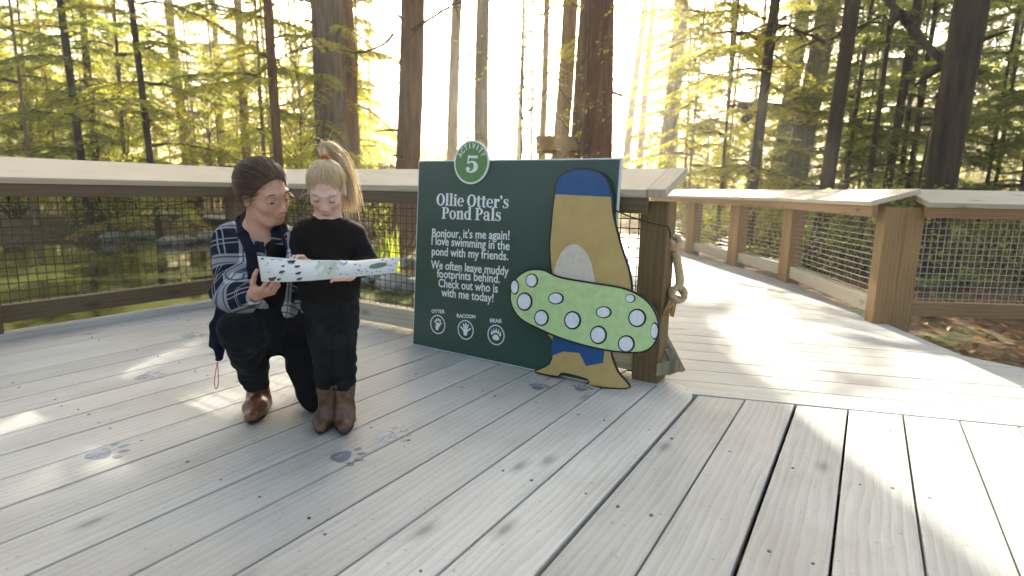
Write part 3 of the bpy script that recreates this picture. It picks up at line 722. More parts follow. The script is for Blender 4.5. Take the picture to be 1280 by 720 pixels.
# --- painted paw prints on the boards
M['paw'] = None
g = NT('paw_paint'); c = g.coord(); nz = g.noise(c, 60, 4, 0.7)
g.m.blend_method = 'HASHED' if hasattr(g.m, 'blend_method') else None
def paw_mat(name, col, keep):
    g = NT(name); c = g.coord(); nz = g.noise(g.mapping(c, (1, .25, 1)), 70, 4, 0.7)
    b = g.bsdf(tuple(col), 0.55); tr = g.n('ShaderNodeBsdfTransparent'); m = g.n('ShaderNodeMixShader')
    g.put(m.inputs[0], g.ramp(nz, [(keep, 1.0), (keep+.12, 0.0)])); g.t.links.new(b, m.inputs[1] if False else m.inputs[2]); g.t.links.new(tr.outputs[0], m.inputs[1])
    return g.done(m.outputs[0])
del M['paw']
PAW = {'dark': paw_mat('worn_blue_paint', (0.13, 0.155, 0.20), 0.55), 'mid': paw_mat('faded_blue_paint', (0.22, 0.245, 0.29), 0.50), 'pale': paw_mat('very_faded_paint', (0.33, 0.36, 0.40), 0.46)}
def paw(cx, cy, tx, ty, scale, kind, label, toes=4):
    c = on_z(cx, cy)[:2]; t = on_z(tx, ty)[:2]; d = t-c; d /= np.linalg.norm(d); s = np.array([-d[1], d[0]]); mb = MB(); z = 0.0022
    def E(fx, fy, rx, ry, a=0.0, wob=0.0):
        P = []
        for k in range(28):
            th = 2*math.pi*k/28; q = 1+wob*math.cos(3*th); x, y = rx*q*math.cos(th), ry*q*math.sin(th); ca, sa = math.cos(a), math.sin(a)
            p = c+d*(fx+x*ca-y*sa)*scale+s*(fy+x*sa+y*ca)*scale; P.append((p[0], p[1], z))
        n = len(mb.v); A = sum(P[i][0]*P[(i+1) % 28][1]-P[(i+1) % 28][0]*P[i][1] for i in range(28)); P = P if A > 0 else P[::-1]; mb.v += P; mb.face(range(n, n+28))
    E(0, 0, .050, .062, 0, -0.10)
    for k in range(toes):
        an = (k-(toes-1)/2)*(0.58 if toes == 4 else 0.46); E(.098*math.cos(an), .105*math.sin(an), .024, .0155, an)
    o = mb.build('paw_print', PAW[kind]); tag(o, label, 'paw print', 'paw prints painted on the deck')
    o.visible_shadow = True
    return o
paw(427, 571, 462, 571, 0.72, 'dark', 'bold blue paw print on the boards just below the girl\'s boots')
paw(124, 568, 152, 562, 0.80, 'mid', 'blue paw print on the boards left of the woman\'s brown boot')
paw(484, 546, 512, 541, 0.80, 'pale', 'very faded paw print right of the girl\'s boots, above the bold one')
paw(672, 485, 680, 477, 0.52, 'dark', 'small blue paw print by the left foot of the cut-out board', 5)
paw(726, 487, 735, 479, 0.52, 'dark', 'small blue paw print by the right foot of the cut-out board', 5)
paw(180, 472, 205, 466, 0.80, 'pale', 'faded paw print in the patch of sun left of the woman')
paw(236, 420, 258, 416, 0.80, 'pale', 'faded paw print farthest back, near the pond railing')

# ================================================================== PEOPLE
# Bodies, clothes and boots are grown as distance fields (smoothly joined tapered limbs) and meshed as single surfaces.
class Field:
    def __init__(s, lo, hi, h):
        s.lo = np.array(lo, float); s.h = h; s.n = np.ceil((np.array(hi)-s.lo)/h).astype(int)+1
        s.S = np.full(tuple(s.n), 0.5, np.float32)
    def sub(s, lo, hi, m):
        a = np.clip(np.floor((np.array(lo)-m-s.lo)/s.h).astype(int), 0, s.n); b = np.clip(np.ceil((np.array(hi)+m-s.lo)/s.h).astype(int)+1, 0, s.n)
        if np.any(b <= a): return None
        ax = [s.lo[i]+np.arange(a[i], b[i])*s.h for i in range(3)]
        return tuple(slice(a[i], b[i]) for i in range(3)), np.stack(np.meshgrid(*ax, indexing='ij'), -1).astype(np.float32)
    def put(s, d, sl, k, op):
        a = s.S[sl]
        if op == 'cut': d = -d
        if k <= 0: r = np.minimum(a, d) if op == 'add' else np.maximum(a, d)
        elif op == 'add': t = np.clip(.5+.5*(d-a)/k, 0, 1); r = d*(1-t)+a*t-k*t*(1-t)
        else: t = np.clip(.5-.5*(d-a)/k, 0, 1); r = d*(1-t)+a*t+k*t*(1-t)
        s.S[sl] = r
    def cone(s, a, b, ra, rb, k=0.02, op='add', sq=None):
        """Tapered limb from a to b; sq=(unit dir, factor) flattens it along a direction."""
        a = np.array(a, float); b = np.array(b, float); r = max(ra, rb)
        q = s.sub(np.minimum(a, b)-r, np.maximum(a, b)+r, k+3*s.h+.01)
        if q is None: return
        sl, P = q; d = P-a.astype(np.float32); ax = b-a; L2 = ax@ax+1e-12; t = np.clip((d@ax.astype(np.float32))/L2, 0, 1); v = d-t[..., None]*ax.astype(np.float32)
        if sq is not None: u = np.array(sq[0], float); u /= np.linalg.norm(u); pu = v@u.astype(np.float32); v = v+np.outer(pu.ravel()*(1/sq[1]-1), u).reshape(v.shape).astype(np.float32)
        s.put(np.linalg.norm(v, axis=-1)-(ra+(rb-ra)*t), sl, k, op)
    def ell(s, c, r, k=0.02, op='add', Rm=None):
        """Ellipsoid; Rm columns are its axes."""
        c = np.array(c, float); r = np.array(r, float)*np.ones(3); Rm = np.eye(3) if Rm is None else Rm; e = np.abs(Rm)@r
        q = s.sub(c-e, c+e, k+3*s.h+.01)
        if q is None: return
        sl, P = q; v = ((P-c.astype(np.float32))@Rm.astype(np.float32)); l0 = np.linalg.norm(v/r.astype(np.float32), axis=-1); l1 = np.linalg.norm(v/(r*r).astype(np.float32), axis=-1)+1e-9
        s.put((l0*(l0-1)/l1), sl, k, op)
    def plane_cut(s, p, n, k=0.0):
        """Remove everything on the side n points to."""
        sl, P = s.sub(s.lo, s.lo+s.n*s.h, 0); n = np.array(n, float); n /= np.linalg.norm(n); d = -((P-np.array(p, np.float32))@n.astype(np.float32)); s.put(d, sl, k, 'cut')
    def wrinkle(s, amp, freq, seed=0, aniso=(1, 1, 1)):
        sl, P = s.sub(s.lo, s.lo+s.n*s.h, 0); r = np.random.default_rng(seed); m = np.abs(s.S) < .03; Q = P[m]*np.array(aniso, np.float32); o = np.zeros(len(Q), np.float32)
        for k in range(5):
            u = r.normal(0, 1, 3); u /= np.linalg.norm(u); f = freq*r.uniform(.7, 1.5); w_ = r.normal(0, 1, 3)
            o += np.sin(Q@(u*f).astype(np.float32)+1.6*np.sin(Q@(w_*f*.35).astype(np.float32)+k)+r.uniform(0, 6)).astype(np.float32)
        s.S[m] -= o*amp/2.5
    def mesh(s, name, smooth_it=1):
        S = s.S; S[0] = S[-1] = .5; S[:, 0] = S[:, -1] = .5; S[:, :, 0] = S[:, :, -1] = .5
        ins = S < 0; n = np.array(S.shape)-1; cnt = np.zeros(tuple(n), np.uint8); C8 = [(i, j, k) for i in (0, 1) for j in (0, 1) for k in (0, 1)]
        for i, j, k in C8: cnt += ins[i:n[0]+i, j:n[1]+j, k:n[2]+k]
        idx = np.argwhere((cnt > 0) & (cnt < 8)); acc = np.zeros((len(idx), 3)); num = np.zeros(len(idx))
        for p in C8:
            for ax in range(3):
                if p[ax]: continue
                q = list(p); q[ax] = 1; a = S[tuple((idx+p).T)]; b = S[tuple((idx+q).T)]; m = (a < 0) != (b < 0); t = np.where(m, a/(a-b+1e-20), 0)
                e = np.array(p, float)[None]+np.eye(3)[ax][None]*t[:, None]; acc += np.where(m[:, None], e, 0); num += m
        V = s.lo+(idx+acc/num[:, None])*s.h; ids = np.full(tuple(n), -1, np.int64); ids[tuple(idx.T)] = np.arange(len(idx)); F = []
        for ax in range(3):
            b_, c_ = (ax+1) % 3, (ax+2) % 3; lo = [slice(None)]*3; hi = [slice(None)]*3; lo[ax] = slice(0, -1); hi[ax] = slice(1, None)
            A, B = ins[tuple(lo)], ins[tuple(hi)]
            for sgn in (0, 1):
                E = np.argwhere((A & ~B) if sgn == 0 else (~A & B)); ok = (E[:, b_] > 0) & (E[:, c_] > 0) & (E[:, b_] < n[b_]) & (E[:, c_] < n[c_]); E = E[ok]
                def g(db, dc): q = E.copy(); q[:, b_] -= db; q[:, c_] -= dc; return ids[tuple(q.T)]
                f = np.stack([g(1, 1), g(0, 1), g(0, 0), g(1, 0)], 1); F.append(f if sgn == 0 else f[:, ::-1])
        F = np.concatenate(F); F = F[(F >= 0).all(1)]
        for _ in range(smooth_it):                       # light Laplacian to take the grid out of the surface
            sm = np.zeros_like(V); w_ = np.zeros(len(V))
            for i in range(4):
                for j in (1, 3): np.add.at(sm, F[:, i], V[F[:, (i+j) % 4]]); np.add.at(w_, F[:, i], 1)
            V = V*.45+.55*sm/np.maximum(w_, 1)[:, None]
        me = bpy.data.meshes.new(name); me.vertices.add(len(V)); me.vertices.foreach_set('co', V.astype(np.float32).ravel())
        me.loops.add(F.size); me.loops.foreach_set('vertex_index', F.astype(np.int32).ravel()); me.polygons.add(len(F)); me.polygons.foreach_set('loop_start', np.arange(0, F.size, 4, dtype=np.int32)); me.polygons.foreach_set('loop_total', np.full(len(F), 4, np.int32))
        me.polygons.foreach_set('use_smooth', np.ones(len(F), bool)); me.update(calc_edges=True)
        return me, V
HF = np.array([-math.sin(YAW), math.cos(YAW), 0.0])
def J(x, y, dh): return fwd_pt(x, y, dh)
def ground_dh(x, y): return on_z(x, y)@HF
def unit(v): v = np.array(v, float); return v/np.linalg.norm(v)
def fattr(me, name, val): a = me.attributes.new(name, 'FLOAT', 'POINT'); a.data.foreach_set('value', np.asarray(val, np.float32))
def cattr(me, name, val):
    a = me.attributes.new(name, 'FLOAT_COLOR', 'POINT'); v = np.concatenate([val, np.ones((len(val), 1))], 1); a.data.foreach_set('color', v.astype(np.float32).ravel())

def skin_mat(name):
    g = NT(name); at = g.n('ShaderNodeAttribute', attribute_name='col').outputs['Color']; nz = g.noise(g.coord(), 120, 3)
    c = g.mix(1.0, at, g.ramp(nz, [(.3, .92), (.7, 1.06)]), 'MULTIPLY')
    return g.done(g.bsdf(c, 0.48, g.bump(nz, .12, .001), 0.4, **{'Subsurface Weight': 0.12, 'Subsurface Radius': (0.012, 0.005, 0.003), 'Subsurface Scale': 0.6}))
def cloth(name, col, weave=700, rough=.9, vary=.2, bump=.25, mottle=None):
    g = NT(name); c = g.coord(); w1 = g.noise(c, weave, 2); w2 = g.noise(c, 22, 4, .6)
    k = g.math('ADD', g.math('MULTIPLY', w1, .45), g.math('MULTIPLY', w2, .55)); cc = g.mix(1.0, tuple(col), g.ramp(k, [(.3, 1-vary), (.7, 1+vary)]), 'MULTIPLY')
    if mottle: cc = g.mix(g.ramp(g.noise(c, 9, 4, .6), [(.45, 0.0), (.72, .55)]), cc, mottle)
    b = g.bsdf(cc, rough, g.bump(k, bump, .003), .10, **{'Sheen Weight': .02, 'Sheen Roughness': .5})
    return g.done(b)
def leather(name, a, b_, rough=.42):
    g = NT(name); c = g.coord(); n1 = g.noise(c, 26, 5, .6); n2 = g.noise(c, 190, 3)
    return g.done(g.bsdf(g.ramp(n1, [(.32, b_), (.66, a)]), rough, g.bump(g.math('ADD', g.math('MULTIPLY', n1, .6), g.math('MULTIPLY', n2, .4)), .5, .003), .5))
def hair_mat(name, a, b_, tr=None, rough=.42, spec=.4, tm=.5):
    g = NT(name); t = g.n('ShaderNodeAttribute', attribute_name='tint').outputs['Fac']; col = g.ramp(t, [(0.1, b_), (0.9, a)]); s = g.bsdf(col, rough, None, spec)
    if tr:
        q = g.n('ShaderNodeBsdfTranslucent'); g.put(q.inputs[0], g.mix(1.0, col, tr, 'MULTIPLY')); m = g.n('ShaderNodeMixShader'); m.inputs[0].default_value = tm; g.t.links.new(s, m.inputs[1]); g.t.links.new(q.outputs[0], m.inputs[2]); s = m.outputs[0]
    return g.done(s)
M['skin'] = skin_mat('skin'); M['sweater'] = cloth('black_knit', (.004, .0042, .005), 500); M['jeans'] = cloth('black_denim', (.008, .0085, .010), 900, mottle=(.022, .023, .025))
M['top'] = cloth('black_jersey', (.004, .0045, .0055)); M['trousers'] = cloth('navy_black_trousers', (.0045, .0055, .008)); M['navy'] = cloth('navy_cloth', (.007, .0095, .02))
M['boot_w'] = leather('tan_brown_leather', (.20, .078, .030), (.085, .030, .013), .30); M['boot_g'] = leather('worn_brown_leather', (.17, .088, .045), (.045, .022, .012), .45)
M['sole'] = plain('dark_boot_sole', (.022, .016, .012), .7)
M['hair_b'] = hair_mat('blonde_hair', (.92, .83, .66), (.62, .52, .36), (1.25, 1.2, 1.1), .34, .6); M['hair_f'] = hair_mat('blonde_combed_hair', (.88, .68, .41), (.50, .36, .19), (1.2, 1.1, 1.0), .36, .6, .12); M['hair_d'] = hair_mat('dark_brown_hair', (.19, .115, .072), (.05, .029, .018), None, .5, .3)
M['brow'] = plain('brow_hair', (.06, .04, .025), .7); M['brow_l'] = plain('light_brow_hair', (.40, .26, .17), .7); M['lash'] = plain('lashes', (.02, .014, .01), .6)
M['eye_w'] = plain('eye_white', (.62, .60, .57), .2, .5, 0, .02); M['iris'] = plain('iris_brown', (.05, .03, .018), .15); M['gold'] = plain('thin_gold_frame', (.50, .33, .16), .3, .5, .9, .02)
M['tie'] = plain('orange_hair_tie', (.55, .12, .02), .7); M['red'] = plain('red_cord', (.55, .05, .03), .6)
def plaid_mat():
    g = NT('blue_white_plaid'); u = g.n('ShaderNodeAttribute', attribute_name='pu').outputs['Fac']; v = g.n('ShaderNodeAttribute', attribute_name='pv').outputs['Fac']
    per = 0.150
    def bands(x):
        f = g.math('FRACT', g.math('MULTIPLY', x, 1/per))
        wide = g.ramp(f, [(0, 0), (.54, 0), (.545, 1), (.86, 1), (.865, 0)], 'CONSTANT')
        thin = g.ramp(f, [(0, 0), (.14, 0), (.145, 1), (.175, 0), (.25, 0), (.255, 1), (.285, 0)], 'CONSTANT')
        dk = g.ramp(f, [(0, 0), (.60, 0), (.605, 1), (.64, 0), (.76, 0), (.765, 1), (.80, 0)], 'CONSTANT')
        return wide, thin, dk
    wu, tu, du = bands(u); wv_, tv_, dv = bands(v)
    navy = (.006, .0095, .024)
    s = g.math('ADD', g.math('MULTIPLY', wu, .5), g.math('MULTIPLY', wv_, .5)); th = g.math('MAXIMUM', g.math('MULTIPLY', tu, .5), g.math('MULTIPLY', tv_, .5))
    c = g.mix(g.math('MAXIMUM', s, th), navy, (.52, .53, .54)); c = g.mix(g.math('MULTIPLY', g.math('MAXIMUM', du, dv), .8), c, navy)
    nz = g.noise(g.coord(), 500, 2); c = g.mix(1.0, c, g.ramp(nz, [(.3, .8), (.7, 1.1)]), 'MULTIPLY')
    return g.done(g.bsdf(c, .9, g.bump(g.noise(g.coord(), 60, 4), .3, .004), .2))
M['plaid'] = plaid_mat()

def head_prims(F, c, Rm, s, child=False):
    """Skull, face, ears. Local axes: x to the person's own left as seen from the front is +x, y forward, z up; s scales an adult head."""
    W_ = lambda p: c+Rm@(np.array(p, float)*s)
    E = lambda p, r, k=.02, op='add': F.ell(W_(p), np.array(r)*s, k*s, op, Rm)
    Cn = lambda a, b, ra, rb, k=.02, op='add': F.cone(W_(a), W_(b), ra*s, rb*s, k*s, op)
    E((0, -.014, .032), (.073, .092, .084))
    E((0, .026, -.022), (.0535, .060, .081), .032)
    Cn((-.027, .022, -.070), (.027, .022, -.070), .026, .026, .03)
    Cn((-.018, .052, -.090), (.018, .052, -.090), .017, .017, .03)
    for q in (-1, 1):
        E((q*.036, .056, -.024), (.022, .021, .018), .025)                     # cheeks
        Cn((q*.012, .083, .027), (q*.044, .070, .028), .009, .008, .016)        # brow ridge
        E((q*.031, .088, .008), (.017, .012, .011), .012, 'cut')                # sockets
        E((q*.031, .0735, .007), (.0135, .0135, .0115), .004)                   # lids over the eyeballs
        E((q*.0115, .092, -.034), (.0078, .010, .0075), .008)                   # wings of the nose
        E((q*.0745, -.006, -.004), (.0085, .018, .030), .008)                   # ears
        E((q*.081, .000, -.002), (.006, .010, .018), .004, 'cut')
    Cn((0, .083, .012), (0, .1035 if not child else .098, -.028), .0085, .0118, .012)
    E((0, .0875, -.053), (.020, .008, .012), .014)                               # round of the mouth
    Cn((-.019, .0855, -.0595), (0, .0925, -.0590), .0026, .0038, .006); Cn((.019, .0855, -.0595), (0, .0925, -.0590), .0026, .0038, .006)
    Cn((-.014, .0865, -.0675), (.014, .0865, -.0675), .0036, .0036, .006); E((0, .0885, -.0675), (.010, .0050, .0045), .006)
    Cn((-.024, .0855, -.0632), (.024, .0855, -.0632), .0016, .0016, .003, 'cut'); Cn((-.012, .0935, -.0630), (.012, .0935, -.0630), .0016, .0016, .003, 'cut')
def head_local(V, c, Rm, s): return ((V-c)@Rm)/s
def face_colour(L, base, lip, blush):
    col = np.tile(np.array(base), (len(L), 1)); x, y, z = L.T
    def g(cx, cz, rx, rz): return np.exp(-(((np.abs(x)-cx)/rx)**2+((z-cz)/rz)**2))*(y > .03)
    b = np.clip(g(.038, -.028, .022, .018)*.8+g(0, -.026, .014, .014)*.5, 0, 1)[:, None]; col = col*(1-b*.5)+np.array(blush)*b*.5
    m = (np.clip(1-(np.abs(x)/.0225)**2-((z+.0632)/.0080)**2, 0, 1)*(y > .075))[:, None]; m = np.minimum(m*2.0, .75); col = col*(1-m)+np.array(lip)*m
    return col
def hand_prims(F, wrist, d, n, s=1.0, curls=(.9, .9, .9, .9), thumb=(.5, .8, .2), th_curl=.4, flip=1):
    """Palm and five jointed fingers. d wrist->knuckles, n the way the palm faces; thumb on side d x n * flip."""
    d = unit(d); n = np.array(n, float); n = unit(n-d*(n@d)); t = np.cross(d, n)*flip; wrist = np.array(wrist, float)
    W_ = lambda a, b, c_: wrist+(d*a+t*b+n*c_)*s
    ks = [W_(.082, .030, 0), W_(.086, .010, -.003), W_(.082, -.010, -.002), W_(.073, -.028, .002)]
    for i, kp in enumerate(ks): F.cone(W_(.004, .016-.010*i, 0), kp, .0125*s, .0105*s, .012*s)
    F.cone(W_(.012, .022, .006), W_(.045, .030, .010), .014*s, .013*s, .012*s)
    for kp, ls, cu, sp in zip(ks, ((.042, .025, .020), (.046, .029, .021), (.043, .027, .021), (.034, .020, .018)), curls, (.10, .02, -.06, -.16)):
        p = kp; a = 0.25*cu; r0 = .0088
        for L, da in zip(ls, (cu*.55, cu, cu*.7)):
            a += da; q = p+(d*math.cos(a)+n*math.sin(a)+t*sp*(1 if a < 1 else .3))*L*s; F.cone(p, q, r0*s, (r0-.0010)*s, .0035*s); p = q; r0 -= .0010
    p = W_(.026, .030, .006); td = unit(d*thumb[0]+t*thumb[1]+n*thumb[2])
    for L, r0 in ((.036, .0115), (.028, .0098), (.020, .0085)):
        q = p+td*L*s; F.cone(p, q, r0*s, (r0-.0012)*s, .006*s); p = q; td = unit(td+(d*.6+n*.5-t*.5)*th_curl)
def ribbon_hair(name, paths, rad, mats, parent):
    """Strands of hair as fine three-sided tubes in one mesh."""
    V, F, T = [], [], []; b = 0
    for P in paths:
        P = np.asarray(P); m = len(P); tg = np.gradient(P, axis=0); tg /= np.linalg.norm(tg, axis=1)[:, None]+1e-9; up = np.cross(tg, rng.normal(0, 1, 3)); up /= np.linalg.norm(up, axis=1)[:, None]+1e-9; sd = np.cross(tg, up)
        r = rad*random.uniform(.6, 1.3)*np.concatenate([np.linspace(1, 1, m-2), [.7, .2]])
        for k in range(3): a = 2*math.pi*k/3; V.append(P+(up*math.cos(a)+sd*math.sin(a))*r[:, None])
        for i in range(m-1):
            for k in range(3): k2 = (k+1) % 3; F.append((b+k*m+i, b+k2*m+i, b+k2*m+i+1, b+k*m+i+1))
        T += [random.random()]*(3*(m-1)); b += 3*m
    V = np.concatenate(V); me = bpy.data.meshes.new(name); me.from_pydata(V.tolist(), [], F); me.polygons.foreach_set('use_smooth', np.ones(len(F), bool)); me.update()
    a = me.attributes.new('tint', 'FLOAT', 'FACE'); a.data.foreach_set('value', np.array(T, np.float32))
    return link_mesh(name, me, mats, parent)
def scalp_paths(c, Rm, s, target, n, lift=.004, hair_c=-.012, jitter=.05, pts=8, rad=(.073, .092, .084), wave=.0, arch=.012):
    """Strands combed from all over the hairy part of the skull to one target (local head metres)."""
    out = []; ec = np.array([0, -.014, .032]); er = np.array(rad); tt = (np.array(target)-ec)/er; tl = np.linalg.norm(tt); tu = tt/tl
    while len(out) < n:
        v = rng.normal(0, 1, 3); v /= np.linalg.norm(v); p = ec+er*v
        hl = hair_c+arch*(1-(p[0]/.07)**2)*(p[1] > 0)+random.uniform(-.010, .006)
        if -.75*p[1]+.66*p[2] < hl or p[2] < -.035: continue
        if abs(p[0]) > .06 and abs(p[1]+.006) < .02 and p[2] < .02: continue
        dt = math.acos(np.clip(v@tu, -1, 1)); q = []
        jit = rng.normal(0, jitter, 3)
        for f in np.linspace(0, 1, pts):
            w_ = (math.sin((1-f)*dt)*v+math.sin(f*dt)*tu)/max(math.sin(dt), .05) if dt > .05 else v; w_ = w_+jit*math.sin(math.pi*f)*.6; w_ /= np.linalg.norm(w_)
            rr_ = 1+(tl-1)*max(0, f-.75)/.25; h_ = lift*(.35+random.random()*.15+1.0*math.sin(math.pi*min(f*1.15, 1)))
            q.append(c+Rm@((ec+er*w_*rr_+w_*h_+wave*math.sin(f*9+v[0]*7)*w_)*s))
        out.append(q)
    return out
def hair_cap(name, c, Rm, s, mat, parent, thick=.006, hair_c=-.012, arch=.012):
    """Close-lying hair under the strands."""
    F = Field(c-.16, c+.16, .004); F.ell(c+Rm@(np.array([0, -.014-.7*thick, .032+.2*thick])*s), np.array([.073+thick*.8, .092+thick*.6, .084+thick])*s, 0, 'add', Rm)
    sl, P = F.sub(F.lo, F.lo+F.n*F.h, 0); L = ((P-c.astype(np.float32))@Rm.astype(np.float32))/s; cut = (-.75*L[..., 1]+.66*L[..., 2]-hair_c-.004-arch*(1-(L[..., 0]/.07)**2)*(L[..., 1] > 0))*s
    F.S = np.maximum(F.S, -cut.astype(np.float32)); F.S = np.maximum(F.S, (-(L[..., 2]+.045)*s).astype(np.float32))
    ear = np.sqrt(((np.abs(L[..., 0])-.08)/.03)**2+((L[..., 1]-.0)/.022)**2+((L[..., 2]+.012)/.03)**2)-1; F.S = np.maximum(F.S, (-ear*.02).astype(np.float32))
    me, V = F.mesh(name); a = me.attributes.new('tint', 'FLOAT', 'POINT'); nn = vnoise((V[:, 0]+V[:, 2])*1.0, V[:, 1], .008, 3); a.data.foreach_set('value', (.15+.35*nn).astype(np.float32))
    return link_mesh(name, me, mat, parent)
def frame(fwd, up):
    y = unit(fwd); z = np.array(up, float); z = unit(z-y*(z@y)); x = np.cross(y, z); return np.stack([x, y, z], 1)
def eyes(c, Rm, s, parent, brow, open_=(.55, .55), look=(0, -.4)):
    W_ = lambda p: c+Rm@(np.array(p, float)*s)
    for i, q in enumerate((-1, 1)):
        if open_[i] > 0:
            e = MB(); e.ball(W_((q*.031, .0752, .0040)), np.array([.0125, .0125, .0088*open_[i]*1.6])*s, 14, 10, 0, Rm); eo = e.build('eye', M['eye_w'], parent)
            e = MB(); e.ball(W_((q*.031+look[0]*.01, .0838, .0040+look[1]*.004)), np.array([.0055, .0045, .0055])*s, 12, 8, 0, Rm); e.build('iris', M['iris'], eo)
        l = MB(); pts = [W_((q*.031+u*.0138, .0872-.006*u*u-(.0008 if open_[i] else 0), .0020+(.0042*(1-u*u)*open_[i]*1.4)-.0035*(1-open_[i]))) for u in np.linspace(-1, 1, 9)]; l.tube(pts, [.0006*s]+[.0013*s]*7+[.0006*s], 6); l.build('eyelashes', M['lash'], parent)
        b = MB(); bw = lambda u, e=0: W_((q*.031+q*u*.0165, .0885-.011*max(u, 0)**2-.004*abs(u)+e, .0295+.0035*(1-u*u)))
        b.tube([bw(u) for u in np.linspace(-1, 1.05, 9)], list(np.array([.0009, .0016, .0019, .0019, .0017, .0015, .0012, .0009, .0004])*s), 6)
        for k in range(24):
            u = random.uniform(-1, .9); p0_ = bw(u, .0004)+Rm@np.array([0, 0, random.uniform(-.0016, .0016)])*s; b.tube([p0_, p0_+Rm@np.array([q*.0042, -.0008, .0012])*s], [.0004*s, .0002*s], 3)
        b.build('eyebrow', M[brow], parent)

# ------------------------------------------------------------------ the girl
GD = 2.19
g0 = on_z(416, 545); girl = thing('person', 'standing blonde girl with a ponytail, black sweater and brown boots, reading the leaflet', 'person', (g0[0], g0[1], 0))
to_cam = unit(-(HF*1.0+_r0*((412-640)/FPX))); r_img = np.cross(to_cam, [0, 0, 1.0])*-1
if r_img@_r0 < 0: r_img = -r_img
up3 = np.array([0, 0, 1.0])
# head
hc = J(408, 237, GD-.02); f0 = unit(to_cam-.16*r_img); pt = R(36); gR = frame(f0*math.cos(pt)-up3*math.sin(pt), up3*math.cos(pt)+f0*math.sin(pt)+.03*r_img); gs = .875
F = Field(J(408, 400, GD)-np.array([.34, .34, .0]), J(408, 178, GD)+np.array([.34, .34, .05]), .0032)
head_prims(F, hc, gR, gs, True)
neck = J(410, 278, GD+.03); F.cone(hc+gR@np.array([0, -.02, -.06])*gs, neck, .040, .042, .03); F.cone(neck, J(410, 300, GD+.02), .05, .07, .03); F.cone(J(410, 300, GD+.02), J(411, 360, GD+.02), .085, .08, .04, sq=(to_cam, .75))
shR, shL = J(380, 295, GD), J(444, 295, GD); elR, elL = J(373, 332, GD-.03), J(459, 330, GD-.03)
wrR, wrL = J(386, 334, GD-.155), J(438, 345, GD-.17)
for a, b, c_ in ((shR, elR, wrR), (shL, elL, wrL)): F.cone(J(410, 296, GD+.02), a, .04, .034, .03); F.cone(a, b, .031, .026, .02); F.cone(b, c_, .025, .017, .015)
hand_prims(F, wrR, J(369, 319, GD-.20)-wrR, -to_cam*.2+np.array([0, 0, -.3])+(J(369, 319, 1.9)-J(369, 319, 2.0))*3, .68, (.75, .8, .85, .9), (.5, .6, .3), .3, 1)
hand_prims(F, wrL, J(424, 343, GD-.20)-wrL, to_cam*.9, .68, (.5, .5, .5, .5), (.6, .6, .2), .3, 1)
me, V = F.mesh('body'); L = head_local(V, hc, gR, gs); near = (np.linalg.norm(V-hc, axis=1) < .14)[:, None]
col = np.where(near, face_colour(L, (.66, .44, .35), (.54, .24, .20), (.70, .33, .27)), np.array((.66, .43, .34))); cattr(me, 'col', col)
link_mesh('body', me, M['skin'], girl)
eyes(hc, gR, gs, girl, 'brow_l', (0.0, 0.0))
# hair: combed back to a tie high on the crown, long tail falling to her left
tie_l = np.array([.0, -.052, .118]); tie = hc+gR@(tie_l*gs)
hair = hair_cap('hair', hc, gR, gs, M['hair_f'], girl, .004, -.020, .016)
ribbon_hair('combed_strands', scalp_paths(hc, gR, gs, tie_l, 1900, .007, -.021, .05, arch=.016), .0008, M['hair_f'], hair)
tail = [tie, J(404, 187, GD+.03), J(409, 185, GD+.05), J(418, 193, GD+.065), J(428, 210, GD+.07), J(434, 234, GD+.07), J(439, 262, GD+.06)]
tails = []
for k in range(1100):
    o = rng.normal(0, 1, 3); a_ = random.random(); q = []
    ext = rng.normal(0, .017, 3); lenf = random.uniform(.72, 1.08)
    for i, p in enumerate(smooth_open(tail, 3)):
        f = i/18; 
        if f > lenf: break
        w_ = .004+.025*min(1, f*1.6)*(1-.35*max(0, f-.6)/.4); q.append(p+o*w_*.55+ext*f*f+np.array([0, 0, .003*math.sin(f*12+a_*6)]))
    if len(q) > 4: tails.append(q)
ribbon_hair('ponytail', tails, .0008, M['hair_b'], hair)
fly = []
for k in range(40):
    p = tail[random.randrange(2, 7)]+rng.normal(0, .016, 3); d = rng.normal(0, .03, 3); fly.append([p, p+d*.5, p+d+np.array([0, 0, -.01]), p+d*1.4+np.array([0, 0, -.03])])
for k in range(30):                                        # fine loose hair at temples and nape
    p = hc+gR@(np.array([random.choice([-1, 1])*.070, random.uniform(-.02, .04), random.uniform(-.02, .06)])*gs); d = rng.normal(0, .012, 3); fly.append([p, p+d*.4+np.array([0, 0, -.012]), p+d+np.array([0, 0, -.028]), p+d*1.2+np.array([0, 0, -.045])])
ribbon_hair('loose_strands', fly, .0006, M['hair_b'], hair)
tm = MB(); td = unit(tail[1]-tail[0]); u1 = unit(np.cross(td, [0.3, .5, .2])); u2 = np.cross(td, u1)
tm.tube([tie+td*.006+(.0125)*(math.cos(a)*u1+math.sin(a)*u2) for a in np.linspace(0, 2*math.pi, 20)], .0055, 8); tm.build('hair_tie', M['tie'], hair)
